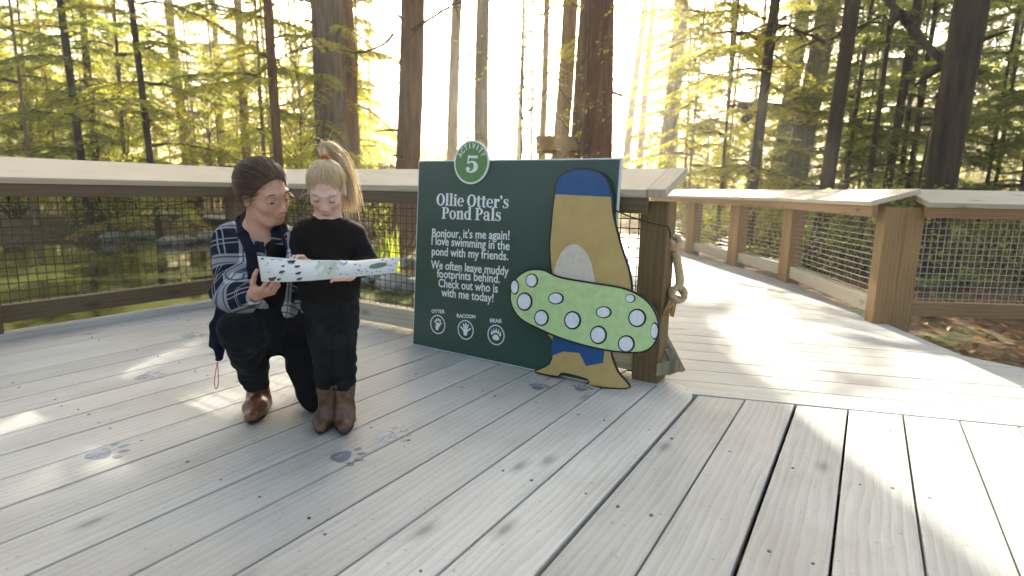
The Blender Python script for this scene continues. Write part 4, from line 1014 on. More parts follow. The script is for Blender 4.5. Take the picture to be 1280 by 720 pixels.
# sweater
F = Field(J(410, 400, GD)-np.array([.36, .36, .02]), J(410, 262, GD)+np.array([.36, .36, .0]), .0045)
F.cone(J(411, 305, GD+.02), J(411, 368, GD+.01), .112, .116, .03, sq=(to_cam, .72)); F.cone(J(388, 293, GD+.02), J(434, 293, GD+.02), .052, .052, .05)
for a, b, c_ in ((shR, elR, wrR), (shL, elL, wrL)): F.cone(a, b, .047, .041, .03); F.cone(b, b*.25+c_*.75, .040, .031, .018)
F.cone(J(410, 277, GD+.028), J(410, 284, GD+.022), .050, .056, .02)
F.wrinkle(.0035, 75, 3, (1, 1, .7)); F.plane_cut(J(411, 375, GD), (0, 0, -1), .006)
F.cone(J(410, 262, GD+.028), J(410, 281, GD+.026), .044, .044, .004, 'cut')
me, V = F.mesh('sweater'); link_mesh('sweater', me, M['sweater'], girl)
# jeans
F = Field(J(413, 500, GD)-np.array([.3, .3, .02]), J(413, 355, GD)+np.array([.3, .3, .0]), .0045)
kR, kL = J(404, 426, GD-.015), J(429, 425, GD-.005); aR, aL = J(408.5, 486, GD+.02), J(431.5, 484, GD+.02)
F.cone(J(400, 378, GD+.02), J(427, 378, GD+.02), .068, .068, .03, sq=(to_cam, .95))
for h_, k_, a_ in ((J(400, 388, GD+.02), kR, aR), (J(428, 388, GD+.02), kL, aL)): F.cone(h_, k_, .066, .052, .012); F.cone(k_, a_, .051, .040, .012)
F.wrinkle(.004, 85, 8, (.8, .8, 1.3)); F.plane_cut(aR+np.array([0, 0, .004]), (0, 0, -1), .004)
me, V = F.mesh('jeans'); link_mesh('jeans', me, M['jeans'], girl)
# cowboy boots
def boot(parent, top, ankle, heel, toe, mat, shaft_r, ankle_r, toe_r, name='boot', scallop=True, h=.0035, heel_h=.028, fs=1.0):
    lo = np.minimum.reduce([top, ankle, heel, toe])-.09; hi = np.maximum.reduce([top, ankle, heel, toe])+.09; F = Field(lo, hi, h); d = unit((toe-heel)*[1, 1, 0]); sd = np.cross(d, up3)
    F.cone(top, ankle, shaft_r, ankle_r, .01, sq=None); Lt = np.linalg.norm((toe-heel)[:2]); F.cone(ankle, heel+np.array([0, 0, .045*fs])+d*.03*fs, ankle_r, .034*fs, .025); F.cone(heel+np.array([0, 0, .040*fs])+d*.030*fs, heel+d*Lt*.55+np.array([0, 0, .036*fs]), .033*fs, .036*fs, .02)
    F.cone(ankle+d*.02-np.array([0, 0, .012]), heel+d*Lt*.62+np.array([0, 0, .038*fs]), ankle_r*.85, .033*fs, .03)
    F.cone(heel+d*Lt*.58+np.array([0, 0, .034*fs]), toe-d*toe_r*1.0+np.array([0, 0, .012+toe_r*.75]), .038*fs, toe_r, .02, sq=(up3, .8)); F.wrinkle(.0016, 120, 5)
    F.plane_cut(np.array([0, 0, .012]), (0, 0, -1), .002)
    if scallop: F.cone(top+np.array([0, 0, .055])-sd*.06, top+np.array([0, 0, .055])+sd*.06, .040, .040, .004, 'cut')
    else: F.plane_cut(top, (0, 0, 1), .003)
    me, V = F.mesh(name); o = link_mesh(name, me, mat, parent)
    s = MB(); out = [];  Lf = np.linalg.norm((toe-heel)[:2])
    for a in np.linspace(0, 2*math.pi, 28)[:-1]:
        x = math.cos(a); y = math.sin(a); wdt = .0375*fs*(1.0 if x < .35 else 1-.36*((x-.35)/.65)**1.5)*(.92 if x < -.3 else 1); p = heel+d*(Lf*.5+x*(Lf*.5-.004))+sd*y*wdt; out.append((p[0], p[1]))
    A = sum(out[i][0]*out[(i+1) % 27][1]-out[(i+1) % 27][0]*out[i][1] for i in range(27)); out = out if A > 0 else out[::-1]
    s.prism(out, .0065, .0145, d[:2]); s.build('sole', M['sole'], o, .002)
    s = MB(); hp = []
    for a in np.linspace(0, 2*math.pi, 16)[:-1]: p = heel+d*(.03+.028*math.cos(a))*fs+sd*.029*fs*math.sin(a); hp.append((p[0], p[1]))
    A = sum(hp[i][0]*hp[(i+1) % 15][1]-hp[(i+1) % 15][0]*hp[i][1] for i in range(15)); hp = hp if A > 0 else hp[::-1]
    s.prism(hp, .0, .0066, d[:2]); s.build('heel', M['sole'], o)
    return o
def gp(x, y): p = on_z(x, y); p[2] = 0; return p
tR, tL = gp(399, 546), gp(430, 547)
hR, hL = tR-(tR-gp(412, 519))*1.0, gp(432, 518)
boot(girl, J(408.5, 484, GD+.02), J(411, 512, GD+.035), hR, tR, M['boot_g'], .042, .035, .024); boot(girl, J(431.5, 482, GD+.02), J(431.5, 512, GD+.03), hL, tL, M['boot_g'], .042, .035, .024)

# ------------------------------------------------------------------ the woman
WD = 2.20
w0 = on_z(335, 520); woman = thing('person', 'kneeling dark-haired woman with glasses in a blue and white plaid shirt', 'person', (w0[0], w0[1], 0))
tc = unit(-(HF+_r0*((327-640)/FPX))); ri = np.cross(up3, tc); ri = ri if ri@_r0 > 0 else -ri
hc = J(331, 243, WD-.05); yw = R(38); f0 = unit(tc*math.cos(yw)+ri*math.sin(yw)); pt = R(17); fw_ = f0*math.cos(pt)-up3*math.sin(pt); upw = up3*math.cos(pt)+f0*math.sin(pt)
wR = frame(fw_, unit(upw-.26*ri*1.0)); ws = .98
F = Field(J(325, 430, WD)-np.array([.42, .42, .0]), J(325, 190, WD)+np.array([.42, .42, .05]), .0036)
head_prims(F, hc, wR, ws)
neck = J(322, 297, WD+.01); F.cone(hc+wR@np.array([0, -.025, -.06])*ws, neck, .047, .050, .03); F.cone(neck, J(322, 330, WD+.03), .062, .075, .05, sq=(tc, .7)); F.cone(J(322, 325, WD+.03), J(335, 385, WD+.08), .105, .10, .05, sq=(tc, .75))
sR, sL = J(290, 303, WD), J(358, 305, WD+.06); eR, eL = J(287, 368, WD-.10), J(378, 352, WD+.17); uR, uL = J(318, 369, WD-.19), J(415, 335, WD+.16)
for a, b, c_ in ((sR, eR, uR), (sL, eL, uL)): F.cone(J(322, 308, WD+.03), a, .06, .05, .04); F.cone(a, b, .042, .036, .02); F.cone(b, c_, .035, .024, .02)
hd = J(346, 360, WD-.235)-uR
hand_prims(F, uR, hd, np.array([0, 0, 1.0])*.8+tc*-.6, .90, (.85, .95, 1.0, 1.05), (.45, .35, .75), .25, 1)
hand_prims(F, uL, J(440, 330, WD+.13)-uL, tc, .85, (.2, .2, .2, .2), (.5, .8, .1), .2, 1)
me, V = F.mesh('body'); L = head_local(V, hc, wR, ws); near = (np.linalg.norm(V-hc, axis=1) < .15)[:, None]
cattr(me, 'col', np.where(near, face_colour(L, (.54, .31, .215), (.46, .16, .13), (.60, .26, .20)), np.array((.54, .30, .21)))); link_mesh('body', me, M['skin'], woman)
eyes(hc, wR, ws, woman, 'brow', (.28, .28), (.3, -.7))
bun = np.array([0, -.118, .010]); hair = hair_cap('hair', hc, wR, ws, M['hair_d'], woman, .013, -.012)
ribbon_hair('combed_strands', scalp_paths(hc, wR, ws, bun, 2400, .017, -.014, .13, wave=.0018), .0009, M['hair_d'], hair)
bp = hc+wR@(bun*ws); lo_ = []
for k in range(150):
    o = unit(rng.normal(0, 1, 3)); u_ = unit(np.cross(o, rng.normal(0, 1, 3))); r_ = random.uniform(.018, .034); lo_.append([bp+r_*(o*math.cos(a)+u_*math.sin(a)) for a in np.linspace(0, 3.6, 9)])
for k in range(70):                                        # wisps at the nape and ear
    p = hc+wR@(np.array([random.choice([-1, -1, 1])*random.uniform(.05, .078), random.uniform(-.07, -.02), random.uniform(-.06, .0)])*ws); d = rng.normal(0, .016, 3)-tc*.0; lo_.append([p, p+d*.4+[0, 0, -.015], p+d+np.array([0, 0, -.04]), p+d*1.3+np.array([0, 0, -.065])])
for k in range(40):
    v = unit(rng.normal(0, 1, 3)*[1, .6, 1]-[0, .8, 0]); v[2] = abs(v[2]); p = hc+wR@((np.array([0, -.014, .032])+np.array([.085, .104, .098])*v)*ws); d = rng.normal(0, .014, 3); lo_.append([p, p+d*.5, p+d+[0, 0, .003], p+d*1.5])
ribbon_hair('bun_and_wisps', lo_, .0008, M['hair_d'], hair)
# glasses: thin round metal frames
Wl = lambda p: hc+wR@(np.array(p, float)*ws); gl = MB()
for q in (-1, 1):
    gl.tube([Wl((q*.0325+.0225*math.cos(a), .1000-.010*((.0325+.0225*math.cos(a)*1.0)/.055)**2, .002+.0200*math.sin(a))) for a in np.linspace(0, 2*math.pi, 29)], .0011, 6, 0, False)
    gl.tube([Wl((q*.055, .0905, .008)), Wl((q*.066, .070, .010)), Wl((q*.078, .02, .010)), Wl((q*.080, -.01, .006)), Wl((q*.078, -.022, -.012))], .0011, 6)
gl.tube([Wl((-.011, .0995, .007)), Wl((0, .1025, .011)), Wl((.011, .0995, .007))], .0011, 6); gl.build('glasses', M['gold'], woman)
# black top
F = Field(J(325, 450, WD)-np.array([.40, .40, .0]), J(325, 280, WD)+np.array([.40, .40, .0]), .005)
F.cone(J(322, 325, WD+.02), J(322, 345, WD+.02), .112, .118, .04, sq=(tc, .75)); F.cone(J(324, 345, WD+.03), J(342, 400, WD+.10), .118, .125, .05, sq=(tc, .85)); F.cone(J(300, 310, WD+.01), J(350, 312, WD+.04), .06, .06, .05)
F.cone(J(323, 285, WD-.12), J(322, 316, WD-.07), .045, .030, .02, 'cut'); F.cone(J(322, 280, WD+.01), J(322, 304, WD+.01), .068, .066, .01, 'cut'); F.wrinkle(.003, 60, 2)
me, V = F.mesh('top'); link_mesh('top', me, M['top'], woman)
# plaid shirt, open at the front
F = Field(J(320, 470, WD)-np.array([.46, .46, .0]), J(325, 272, WD)+np.array([.46, .46, .0]), .005)
F.cone(J(322, 325, WD+.02), J(324, 350, WD+.03), .130, .134, .04, sq=(tc, .78)); F.cone(J(324, 350, WD+.03), J(338, 400, WD+.11), .134, .146, .05, sq=(tc, .85)); F.cone(sR, sL, .064, .060, .06); F.cone(J(305, 296, WD+.02), J(340, 297, WD+.035), .055, .055, .04)
op_t, op_b = J(331, 285, WD-.15), J(352, 420, WD-.12)
F.cone(J(352, 270, WD-.11), J(357, 425, WD-.10), .105, .122, .010, 'cut')
F.cone(J(322, 275, WD+.005), J(322, 308, WD+.0), .070, .068, .008, 'cut')
F.plane_cut(J(330, 402, WD-.02), (0, 0, -1), .006)
F.cone(J(362, 296, WD-.03), J(367, 332, WD-.05), .014, .016, .006); F.cone(J(374, 368, WD+.02), J(386, 404, WD+.0), .022, .016, .006, sq=(tc, .5))
F.cone(sR, eR, .059, .052, .035); F.cone(eR, eR*.18+uR*.82, .053, .040, .025); F.cone(eR, J(302, 378, WD-.14), .055, .05, .02)
F.cone(sL, eL, .056, .05, .035); F.cone(eL, eL*.2+uL*.8, .05, .038, .025)
F.wrinkle(.0055, 52, 4, (1, 1, 1.2))
me, V = F.mesh('plaid_shirt')
a1, a2 = unit(eR-sR), unit(uR-eR); p1, p2 = unit(np.cross(a1, tc)), unit(np.cross(a2, tc))      # the check turns with the forearm at the elbow
dt = (V-eR)@a2; nearR = np.linalg.norm(V-(eR+np.outer(np.clip(dt, 0, .2), a2)), axis=1); w_ = np.clip((dt+.055)/.11, 0, 1)*np.clip((.13-nearR)/.05, 0, 1); w_ = (w_*w_*(3-2*w_))
fattr(me, 'pu', ((V-eR)@p1)*(1-w_)+((V-eR)@p2)*w_+.31+.35*((V-eR)@tc)); fattr(me, 'pv', ((V-eR)@a1)*(1-w_)+((V-eR)@a2)*w_+.52)
link_mesh('plaid_shirt', me, M['plaid'], woman)
# dark collar and front edge of the shirt, and its dark lining tail with a red cord loop
F = Field(J(325, 345, WD)-np.array([.3, .3, .0]), J(325, 262, WD)+np.array([.3, .3, 0]), .0045)
ca = [J(315, 264, WD+.04), J(302, 276, WD+.0), J(304, 294, WD-.055), J(313, 312, WD-.085), J(316, 335, WD-.105), J(317, 372, WD-.10)]
for a, b in zip(ca[:-1], ca[1:]): F.cone(a, b, .019, .021, .012, sq=(tc, .42))
cb = [J(317, 265, WD+.03), J(340, 275, WD+.04), J(352, 285, WD+.0), J(360, 300, WD-.03), J(365, 322, WD-.04)]
for a, b in zip(cb[:-1], cb[1:]): F.cone(a, b, .018, .02, .012, sq=(tc, .6))
me, V = F.mesh('collar'); link_mesh('collar', me, M['navy'], woman)
F = Field(J(270, 480, WD)-np.array([.3, .3, .0]), J(290, 365, WD)+np.array([.3, .3, 0]), .005)
for a, b, r_ in (((280, 382), (272, 424), .03), ((272, 424), (274, 448), .022), ((288, 385), (281, 420), .032), ((268, 405), (266, 432), .018)): F.cone(J(*a, WD+.03), J(*b, WD+.04), r_, r_*.75, .02, sq=(tc, .5))
F.wrinkle(.003, 90, 6); me, V = F.mesh('shirt_tail'); tl = link_mesh('shirt_tail', me, M['navy'], woman)
rc = MB(); rc.tube(smooth_open([J(272, 452, WD+.04), J(270, 462, WD+.04), J(268, 478, WD+.04), J(270, 486, WD+.04), J(273, 480, WD+.04), J(272.5, 464, WD+.04), J(272, 453, WD+.04)], 5), .0016, 6); rc.build('cord_loop', M['red'], tl)
# trousers
F = Field(J(335, 530, WD)-np.array([.55, .55, .02]), J(335, 380, WD)+np.array([.55, .55, 0]), .005)
pel = J(352, 405, WD+.13); kn = J(301, 414, WD-.17); wt = gp(314, 533); wd_ = unit(-tc*[1, 1, 0]+ri*.16); wh = wt+wd_*.235; an = J(321, 478, (wh-wd_*.055)@HF)
lk = gp(390, 517)+HF*.05+np.array([0, 0, .062]); lf = lk+HF*.36-ri*.10+np.array([0, 0, -.005])
F.cone(pel-ri*.05, pel+ri*.07, .12, .115, .05); F.cone(pel-ri*.06, kn, .096, .073, .035); F.cone(kn, an-up3*.02, .069, .052, .03); F.cone(pel+ri*.06, lk, .098, .068, .03); F.cone(lk, lf, .064, .05, .03)
F.cone(J(340, 395, WD+.02), J(330, 410, WD-.02), .06, .06, .04)
F.wrinkle(.007, 62, 9, (1, 1, .8))
F.cone(an+np.array([0, 0, -.06]), an+np.array([0, 0, .022]), .066, .068, .004, 'cut'); F.plane_cut(np.array([0, 0, .003]), (0, 0, -1), .002)
me, V = F.mesh('trousers'); link_mesh('trousers', me, M['trousers'], woman)

boot(woman, an+up3*.045, an+up3*-.095+HF*.012, wh, wt, M['boot_w'], .050, .047, .028, 'boot', False, fs=1.18)
bt = lf+HF*.02; boot(woman, lf+np.array([0, 0, .012])-HF*.02, bt+np.array([0, 0, .0]), np.array([bt[0]+HF[0]*.20, bt[1]+HF[1]*.20, 0]), np.array([bt[0], bt[1], 0]), M['boot_w'], .05, .045, .03, 'boot', False)

# ------------------------------------------------------------------ the leaflet they hold
M['paper'] = plain('leaflet_paper', (.68, .67, .62), .5, .4, 0, .03); M['ink'] = plain('leaflet_dark_ink', (.03, .035, .04), .5); M['ink_g'] = plain('leaflet_green_ink', (.10, .17, .10), .5)
M['ink_b'] = plain('leaflet_blue_ink', (.16, .36, .56), .5); M['ink_p'] = plain('leaflet_purple_ink', (.16, .13, .30), .5); M['tint'] = plain('leaflet_pale_tint', (.52, .55, .42), .5); M['ink_t'] = plain('leaflet_tan_ink', (.40, .26, .10), .5)
TOP = [((322, 320), 1.94), ((352, 322.5), 1.925), ((385, 325), 1.935), ((415, 325.5), 1.955), ((445, 326), 1.965), ((472, 323.5), 1.95), ((500, 321), 1.925)]
BOT = [((327, 352), 1.90), ((355, 352.5), 1.885), ((386, 351), 1.90), ((415, 348.5), 1.92), ((444, 346), 1.93), ((469, 343.5), 1.92), ((494.5, 341), 1.90)]
Tp = [J(*p, d) for p, d in TOP]; Bp = [J(*p, d) for p, d in BOT]
lm = MB(); nrm = unit(np.cross(Tp[-1]-Tp[0], Tp[0]-Bp[0])); nrm = nrm if nrm@tc > 0 else -nrm
leaf_ = thing('leaflet', 'long unfolded paper map with small animal drawings, held by the woman and the girl', 'map', tuple(Bp[3]))
n_ = len(Tp)
for s_ in (0, 1):
    for P in Tp+Bp: lm.v.append(tuple(P+nrm*(.0005 if s_ else -.0003)))
for i in range(n_-1):
    lm.face((2*n_+i, 3*n_+i, 3*n_+i+1, 2*n_+i+1), None, 0, True); lm.face((i, i+1, n_+i+1, n_+i), None, 0, True)
for i in range(n_-1): lm.face((i, 2*n_+i, 2*n_+i+1, i+1)); lm.face((n_+i, n_+i+1, 3*n_+i+1, 3*n_+i))
lm.face((0, n_, 3*n_, 2*n_)); lm.face((n_-1, 3*n_-1, 4*n_-1, 2*n_-1)); lm.build('paper_sheet', M['paper'], leaf_)
def on_leaf(u, v, n=.0):
    """u 0..1 along the sheet, v 0 bottom .. 1 top."""
    x = u*(n_-1); i = min(int(x), n_-2); f = x-i; return (Bp[i]*(1-f)+Bp[i+1]*f)*(1-v)+(Tp[i]*(1-f)+Tp[i+1]*f)*v+nrm*n
SHEET_L = sum(np.linalg.norm(Tp[i+1]-Tp[i]) for i in range(n_-1)); SHEET_H = np.linalg.norm(Tp[0]-Bp[0])
def mark(mb, u, v, ru, rv, rot=0.0, n=10, lump=0.0, lift=.0008, mi=0):
    ph = random.uniform(0, 6); P = []
    for a in np.linspace(0, 2*math.pi, n+1)[:-1]:
        q = 1+lump*math.sin(3*a+ph); x, y = ru*q*math.cos(a), rv*q*math.sin(a); x, y = x*math.cos(rot)-y*math.sin(rot), x*math.sin(rot)+y*math.cos(rot); P.append(on_leaf(u+x/SHEET_L, min(max(v+y/SHEET_H, .02), .98), lift+.00002*mi))
    mb.plate(P, nrm, .00012)
def icon(mb, u, v, s):
    mark(mb, u, v, s, s*.55, random.uniform(-.3, .3), 12, .2); mark(mb, u+s*.9/SHEET_L, v+s*.4/SHEET_H, s*.42, s*.36, 0, 8, .1, .0010)
    for k in (-.6, -.1, .5): mark(mb, u+s*k/SHEET_L, v-s*.6/SHEET_H, s*.13, s*.38, 0, 6, 0, .0012)
ik = MB()
for u, v, s in ((.055, .70, .009), (.17, .66, .007), (.065, .42, .010), (.155, .40, .013), (.265, .36, .012), (.26, .66, .011), (.225, .86, .016), (.08, .10, .018), (.13, .10, .010), (.27, .10, .012), (.03, .9, .007)): icon(ik, u, v, s*.74)
for k in range(75): mark(ik, random.uniform(.40, .575), random.uniform(.12, .9), random.uniform(.0012, .0042), random.uniform(.0012, .004), random.uniform(0, 3), 7, .3)
for k in range(9): mark(ik, .08+random.uniform(0, .10), .92+random.uniform(-.03, .03), .004, .0010, 0, 6, 0, .0009)
ik.build('dark_drawings', M['ink'], leaf_)
t_ = MB(); P = [(.385, .06), (.60, .06), (.595, .95), (.40, .95)]; t_.plate([on_leaf(u, v, .00055) for u, v in ((.385, .06), (.44, .05), (.50, .05), (.585, .06))]+[on_leaf(u, v, .00055) for u, v in ((.585, .94), (.50, .95), (.44, .95), (.39, .95))], nrm, .0001) if False else None
for k in range(60): mark(t_, random.uniform(.395, .58), random.uniform(.12, .9), random.uniform(.006, .012), random.uniform(.005, .009), random.uniform(0, 3), 8, .2, .00058, k)
t_.build('pale_map_ground', M['tint'], leaf_)
b_ = MB()
for f in np.linspace(0, 1, 12): mark(b_, .60+.028*math.cos(1.2+f*3.6)-.0, .15+.75*f, .0042, .0052, 0, 8, 0, .0009, int(f*11))
b_.build('blue_river', M['ink_b'], leaf_)
g_ = MB(); mark(g_, .845, .56, .036, .0165, .12, 24, 0, .0009); g_.build('green_title_oval', M['ink_g'], leaf_)
g_ = MB()
for k in range(14): mark(g_, .845+random.uniform(-.042, .042)*.8, .56+random.uniform(-.06, .06), .0016, .004, 0, 6, 0, .0012)
g_.build('title_letter_marks', M['paper'], leaf_)
p_ = MB()
for k in range(34):
    u, v = random.uniform(.66, .985), random.uniform(.08, .94)
    if abs(u-.845) < .085 and abs(v-.56) < .30: continue
    mark(p_, u, v, random.uniform(.003, .006), random.uniform(.0018, .004), random.uniform(-.5, .5), 8, .25)
p_.build('purple_drawings', M['ink_p'], leaf_)
p_ = MB()
for u, v in ((.70, .68), (.905, .78), (.93, .5), (.76, .25)): mark(p_, u, v, .005, .004, .3, 8, .3, .0010)
p_.build('tan_drawings', M['ink_t'], leaf_)

# ================================================================== FOREST
M['bark_red'] = bark_mat('red_brown_bark', (0.22, 0.115, 0.062), (0.075, 0.038, 0.022))
M['bark_grey'] = bark_mat('grey_brown_bark', (0.24, 0.19, 0.14), (0.08, 0.06, 0.045), 0.3)
M['bark_dark'] = bark_mat('dark_bark', (0.075, 0.052, 0.036), (0.02, 0.015, 0.011), 0.2)
M['bark_pale'] = bark_mat('pale_bark', (0.36, 0.27, 0.17), (0.15, 0.10, 0.06))
M['bark_orange'] = bark_mat('orange_bark', (0.33, 0.19, 0.09), (0.13, 0.07, 0.035))
M['bark_moss'] = bark_mat('mossy_bark', (0.15, 0.13, 0.075), (0.05, 0.05, 0.025), 0.8)
M['needle_y'] = leaf_mat('sunny_needles', (0.12, 0.12, 0.024), (0.68, 0.64, 0.09), tf=.6)
M['needle_g'] = leaf_mat('green_needles', (0.07, 0.085, 0.024), (0.44, 0.50, 0.08), tf=.55)
M['needle_d'] = leaf_mat('dark_needles', (0.05, 0.068, 0.024), (0.25, 0.29, 0.065), tf=.55)
M['maple'] = leaf_mat('maple_leaves', (0.12, 0.14, 0.022), (0.66, 0.66, 0.06), tf=.6)
M['autumn'] = leaf_mat('autumn_leaves', (0.18, 0.12, 0.028), (0.66, 0.46, 0.07), tf=.6)
M['twig'] = plain('twig', (0.07, 0.05, 0.035), 0.9)

def quads_mesh(name, base, dr, nr, L, Wd, mats, sticks=None, tint=None, mi=None):
    """Leaf-sized rhombs; base (N,3), direction dr, normal nr, length L, width Wd; sticks: an MB with twigs (material 1)."""
    N = len(base); sd = np.cross(dr, nr); sd /= np.linalg.norm(sd, axis=1)[:, None]+1e-9
    L = np.broadcast_to(L, (N,))[:, None]; Wd = np.broadcast_to(Wd, (N,))[:, None]
    V = np.stack([base, base+dr*L*0.45+sd*Wd*0.5, base+dr*L-nr*L*0.08, base+dr*L*0.45-sd*Wd*0.5], 1).reshape(-1, 3)
    F = np.arange(N*4).reshape(-1, 4)
    sv = np.array(sticks.v) if sticks and sticks.v else np.zeros((0, 3)); sf = sticks.f if sticks else []
    nvert = len(V)+len(sv); me = bpy.data.meshes.new(name); me.vertices.add(nvert)
    me.vertices.foreach_set('co', np.concatenate([V, sv]).astype(np.float32).ravel())
    loops = [F.ravel()]; tot = [np.full(N, 4)]
    if sf:
        loops.append(np.concatenate([np.array(f)+len(V) for f in sf])); tot.append(np.array([len(f) for f in sf]))
    loops = np.concatenate(loops); tot = np.concatenate(tot); st = np.concatenate([[0], np.cumsum(tot)[:-1]])
    me.loops.add(len(loops)); me.loops.foreach_set('vertex_index', loops.astype(np.int32)); me.polygons.add(len(tot))
    me.polygons.foreach_set('loop_start', st.astype(np.int32)); me.polygons.foreach_set('loop_total', tot.astype(np.int32))
    if mi is None: mi = np.zeros(N, int)
    me.polygons.foreach_set('material_index', np.concatenate([mi, np.full(len(sf), len(mats)-1)]).astype(np.int32))
    me.update(calc_edges=True); me.validate()
    a = me.attributes.new('tint', 'FLOAT', 'FACE')
    tv = rng.random(N) if tint is None else tint
    a.data.foreach_set('value', np.concatenate([tv, np.full(len(sf), .5)]).astype(np.float32))
    for m in mats: me.materials.append(m)
    return me

def bough(length, dens=1.0, droop=0.35, leaf=(0.065, 0.020)):
    """One hemlock-like limb along +X: stem path, and leaf arrays."""
    n = max(int(length/0.085), 6); S = np.linspace(0.12, 1, n); stem = np.stack([S*length, 0.06*np.sin(S*5+random.random()*6)*length, 0.12*S*length-droop*length*S**2], 1)
    B, D, Nn = [], [], []
    tips = []
    for i, s in enumerate(S):
        for side in (-1, 1):
            if random.random() > 0.92*dens: continue
            tl = length*0.34*(1-s*0.72)*random.uniform(.6, 1.15); an = side*R(random.uniform(48, 70)); d = np.array([math.cos(an), math.sin(an), random.uniform(-.35, .0)]); d /= np.linalg.norm(d)
            k = max(int(tl/0.042), 2); tt = (np.arange(k)+random.random()*.6)/k
            P = stem[i]+np.outer(tt*tl, d)+np.outer(tt**2*tl, [0, 0, -.35]); tips.append((stem[i], P[-1]))
            for sg in (-1, 1):
                q = np.cos(R(50))*d+sg*math.sin(R(50))*np.array([-d[1], d[0], 0]); q = q+rng.normal(0, .16, (k, 3)); q /= np.linalg.norm(q, axis=1)[:, None]
                nn = np.array([0, 0, 1.0])+rng.normal(0, .45, (k, 3)); B.append(P); D.append(q); Nn.append(nn)
    return stem, np.concatenate(B), np.concatenate(D), np.concatenate(Nn), tips
def rotz(a): c, s = math.cos(a), math.sin(a); return np.array([[c, -s, 0], [s, c, 0], [0, 0, 1.0]])

def conifer_crown(name, z0, z1, nb, l0, l1, mats, dens=1.0, leaf=(0.095, 0.033), droop=(.2, .5), spread=None):
    """Crown of separate limbs around a trunk at the origin, limbs l0 long low down to l1 high up."""
    B, D, Nn, T = [], [], [], []; st = MB()
    for k in range(nb):
        f = (k+random.random())/nb; z = z0+(z1-z0)*f; L = (l0+(l1-l0)*f)*random.uniform(.65, 1.2); a = k*2.4+random.uniform(-.5, .5)
        if spread: a = random.uniform(*spread)
        stem, b, d, n, tips = bough(L, dens, random.uniform(*droop)); Mz = rotz(a)
        B.append(b@Mz.T+[0, 0, z]); D.append(d@Mz.T); Nn.append(n@Mz.T); T.append(np.clip(rng.normal(random.uniform(.25, .75), .16, len(b)), 0, 1))
        sp = stem@Mz.T+[0, 0, z]; st.tube([[0, 0, z-.02]]+[p for p in sp[::3]]+[sp[-1]], [0.014*L]+list(np.linspace(.012*L, .002, len(sp[::3])))+[.0015], 4, 0, False)
        for p, q in tips[::2]: st.tube([Mz@p+[0, 0, z], Mz@q+[0, 0, z]], [.004, .0015], 3, 0, False)
    B = np.concatenate(B); N = len(B); L = rng.uniform(.7, 1.3, N)
    return quads_mesh(name, B, np.concatenate(D), np.concatenate(Nn), L*leaf[0], L*leaf[1], mats+[M['twig']], st, np.concatenate(T))

def leafy_crown(name, z0, z1, rad, nclump, per, mats, leaf=0.09, flat=0.5, stem_from=None):
    """Broad-leaved crown: leaf clumps at the ends of thin branches, with gaps between."""
    B, D, Nn, T = [], [], [], []; st = MB()
    for k in range(nclump):
        a = random.uniform(0, 6.28); r = rad*math.sqrt(random.random()); f = random.random(); z = z0+(z1-z0)*f; r *= 1.0-0.45*abs(f-.45)
        c = np.array([r*math.cos(a), r*math.sin(a), z]); cr = random.uniform(.16, .34)*(1+rad*.15)
        P = rng.normal(0, 1, (per, 3)); P *= cr*np.array([1, 1, flat])*0.6; B.append(P+c)
        d = P+np.array([math.cos(a), math.sin(a), -.2])*.35*cr+rng.normal(0, .12*cr, (per, 3)); d /= np.linalg.norm(d, axis=1)[:, None]+1e-9; D.append(d)
        Nn.append(np.array([0, 0, 1.0])+rng.normal(0, .55, (per, 3))); T.append(np.clip(rng.normal(random.uniform(.2, .8), .15, per), 0, 1))
        s0 = np.array([0, 0, max(z0*.6, z-.6*r-.3)]) if stem_from is None else np.array([random.uniform(-.1, .1)*rad, random.uniform(-.1, .1)*rad, stem_from])
        st.tube([s0, (s0+c)/2+np.array([0, 0, .12*r]), c], [.012, .008, .003], 4, 0, False)
    B = np.concatenate(B); N = len(B); s = rng.uniform(.6, 1.25, N)
    return quads_mesh(name, B, np.concatenate(D), np.concatenate(Nn), s*leaf, s*leaf*.62, mats+[M['twig']], st, np.concatenate(T))

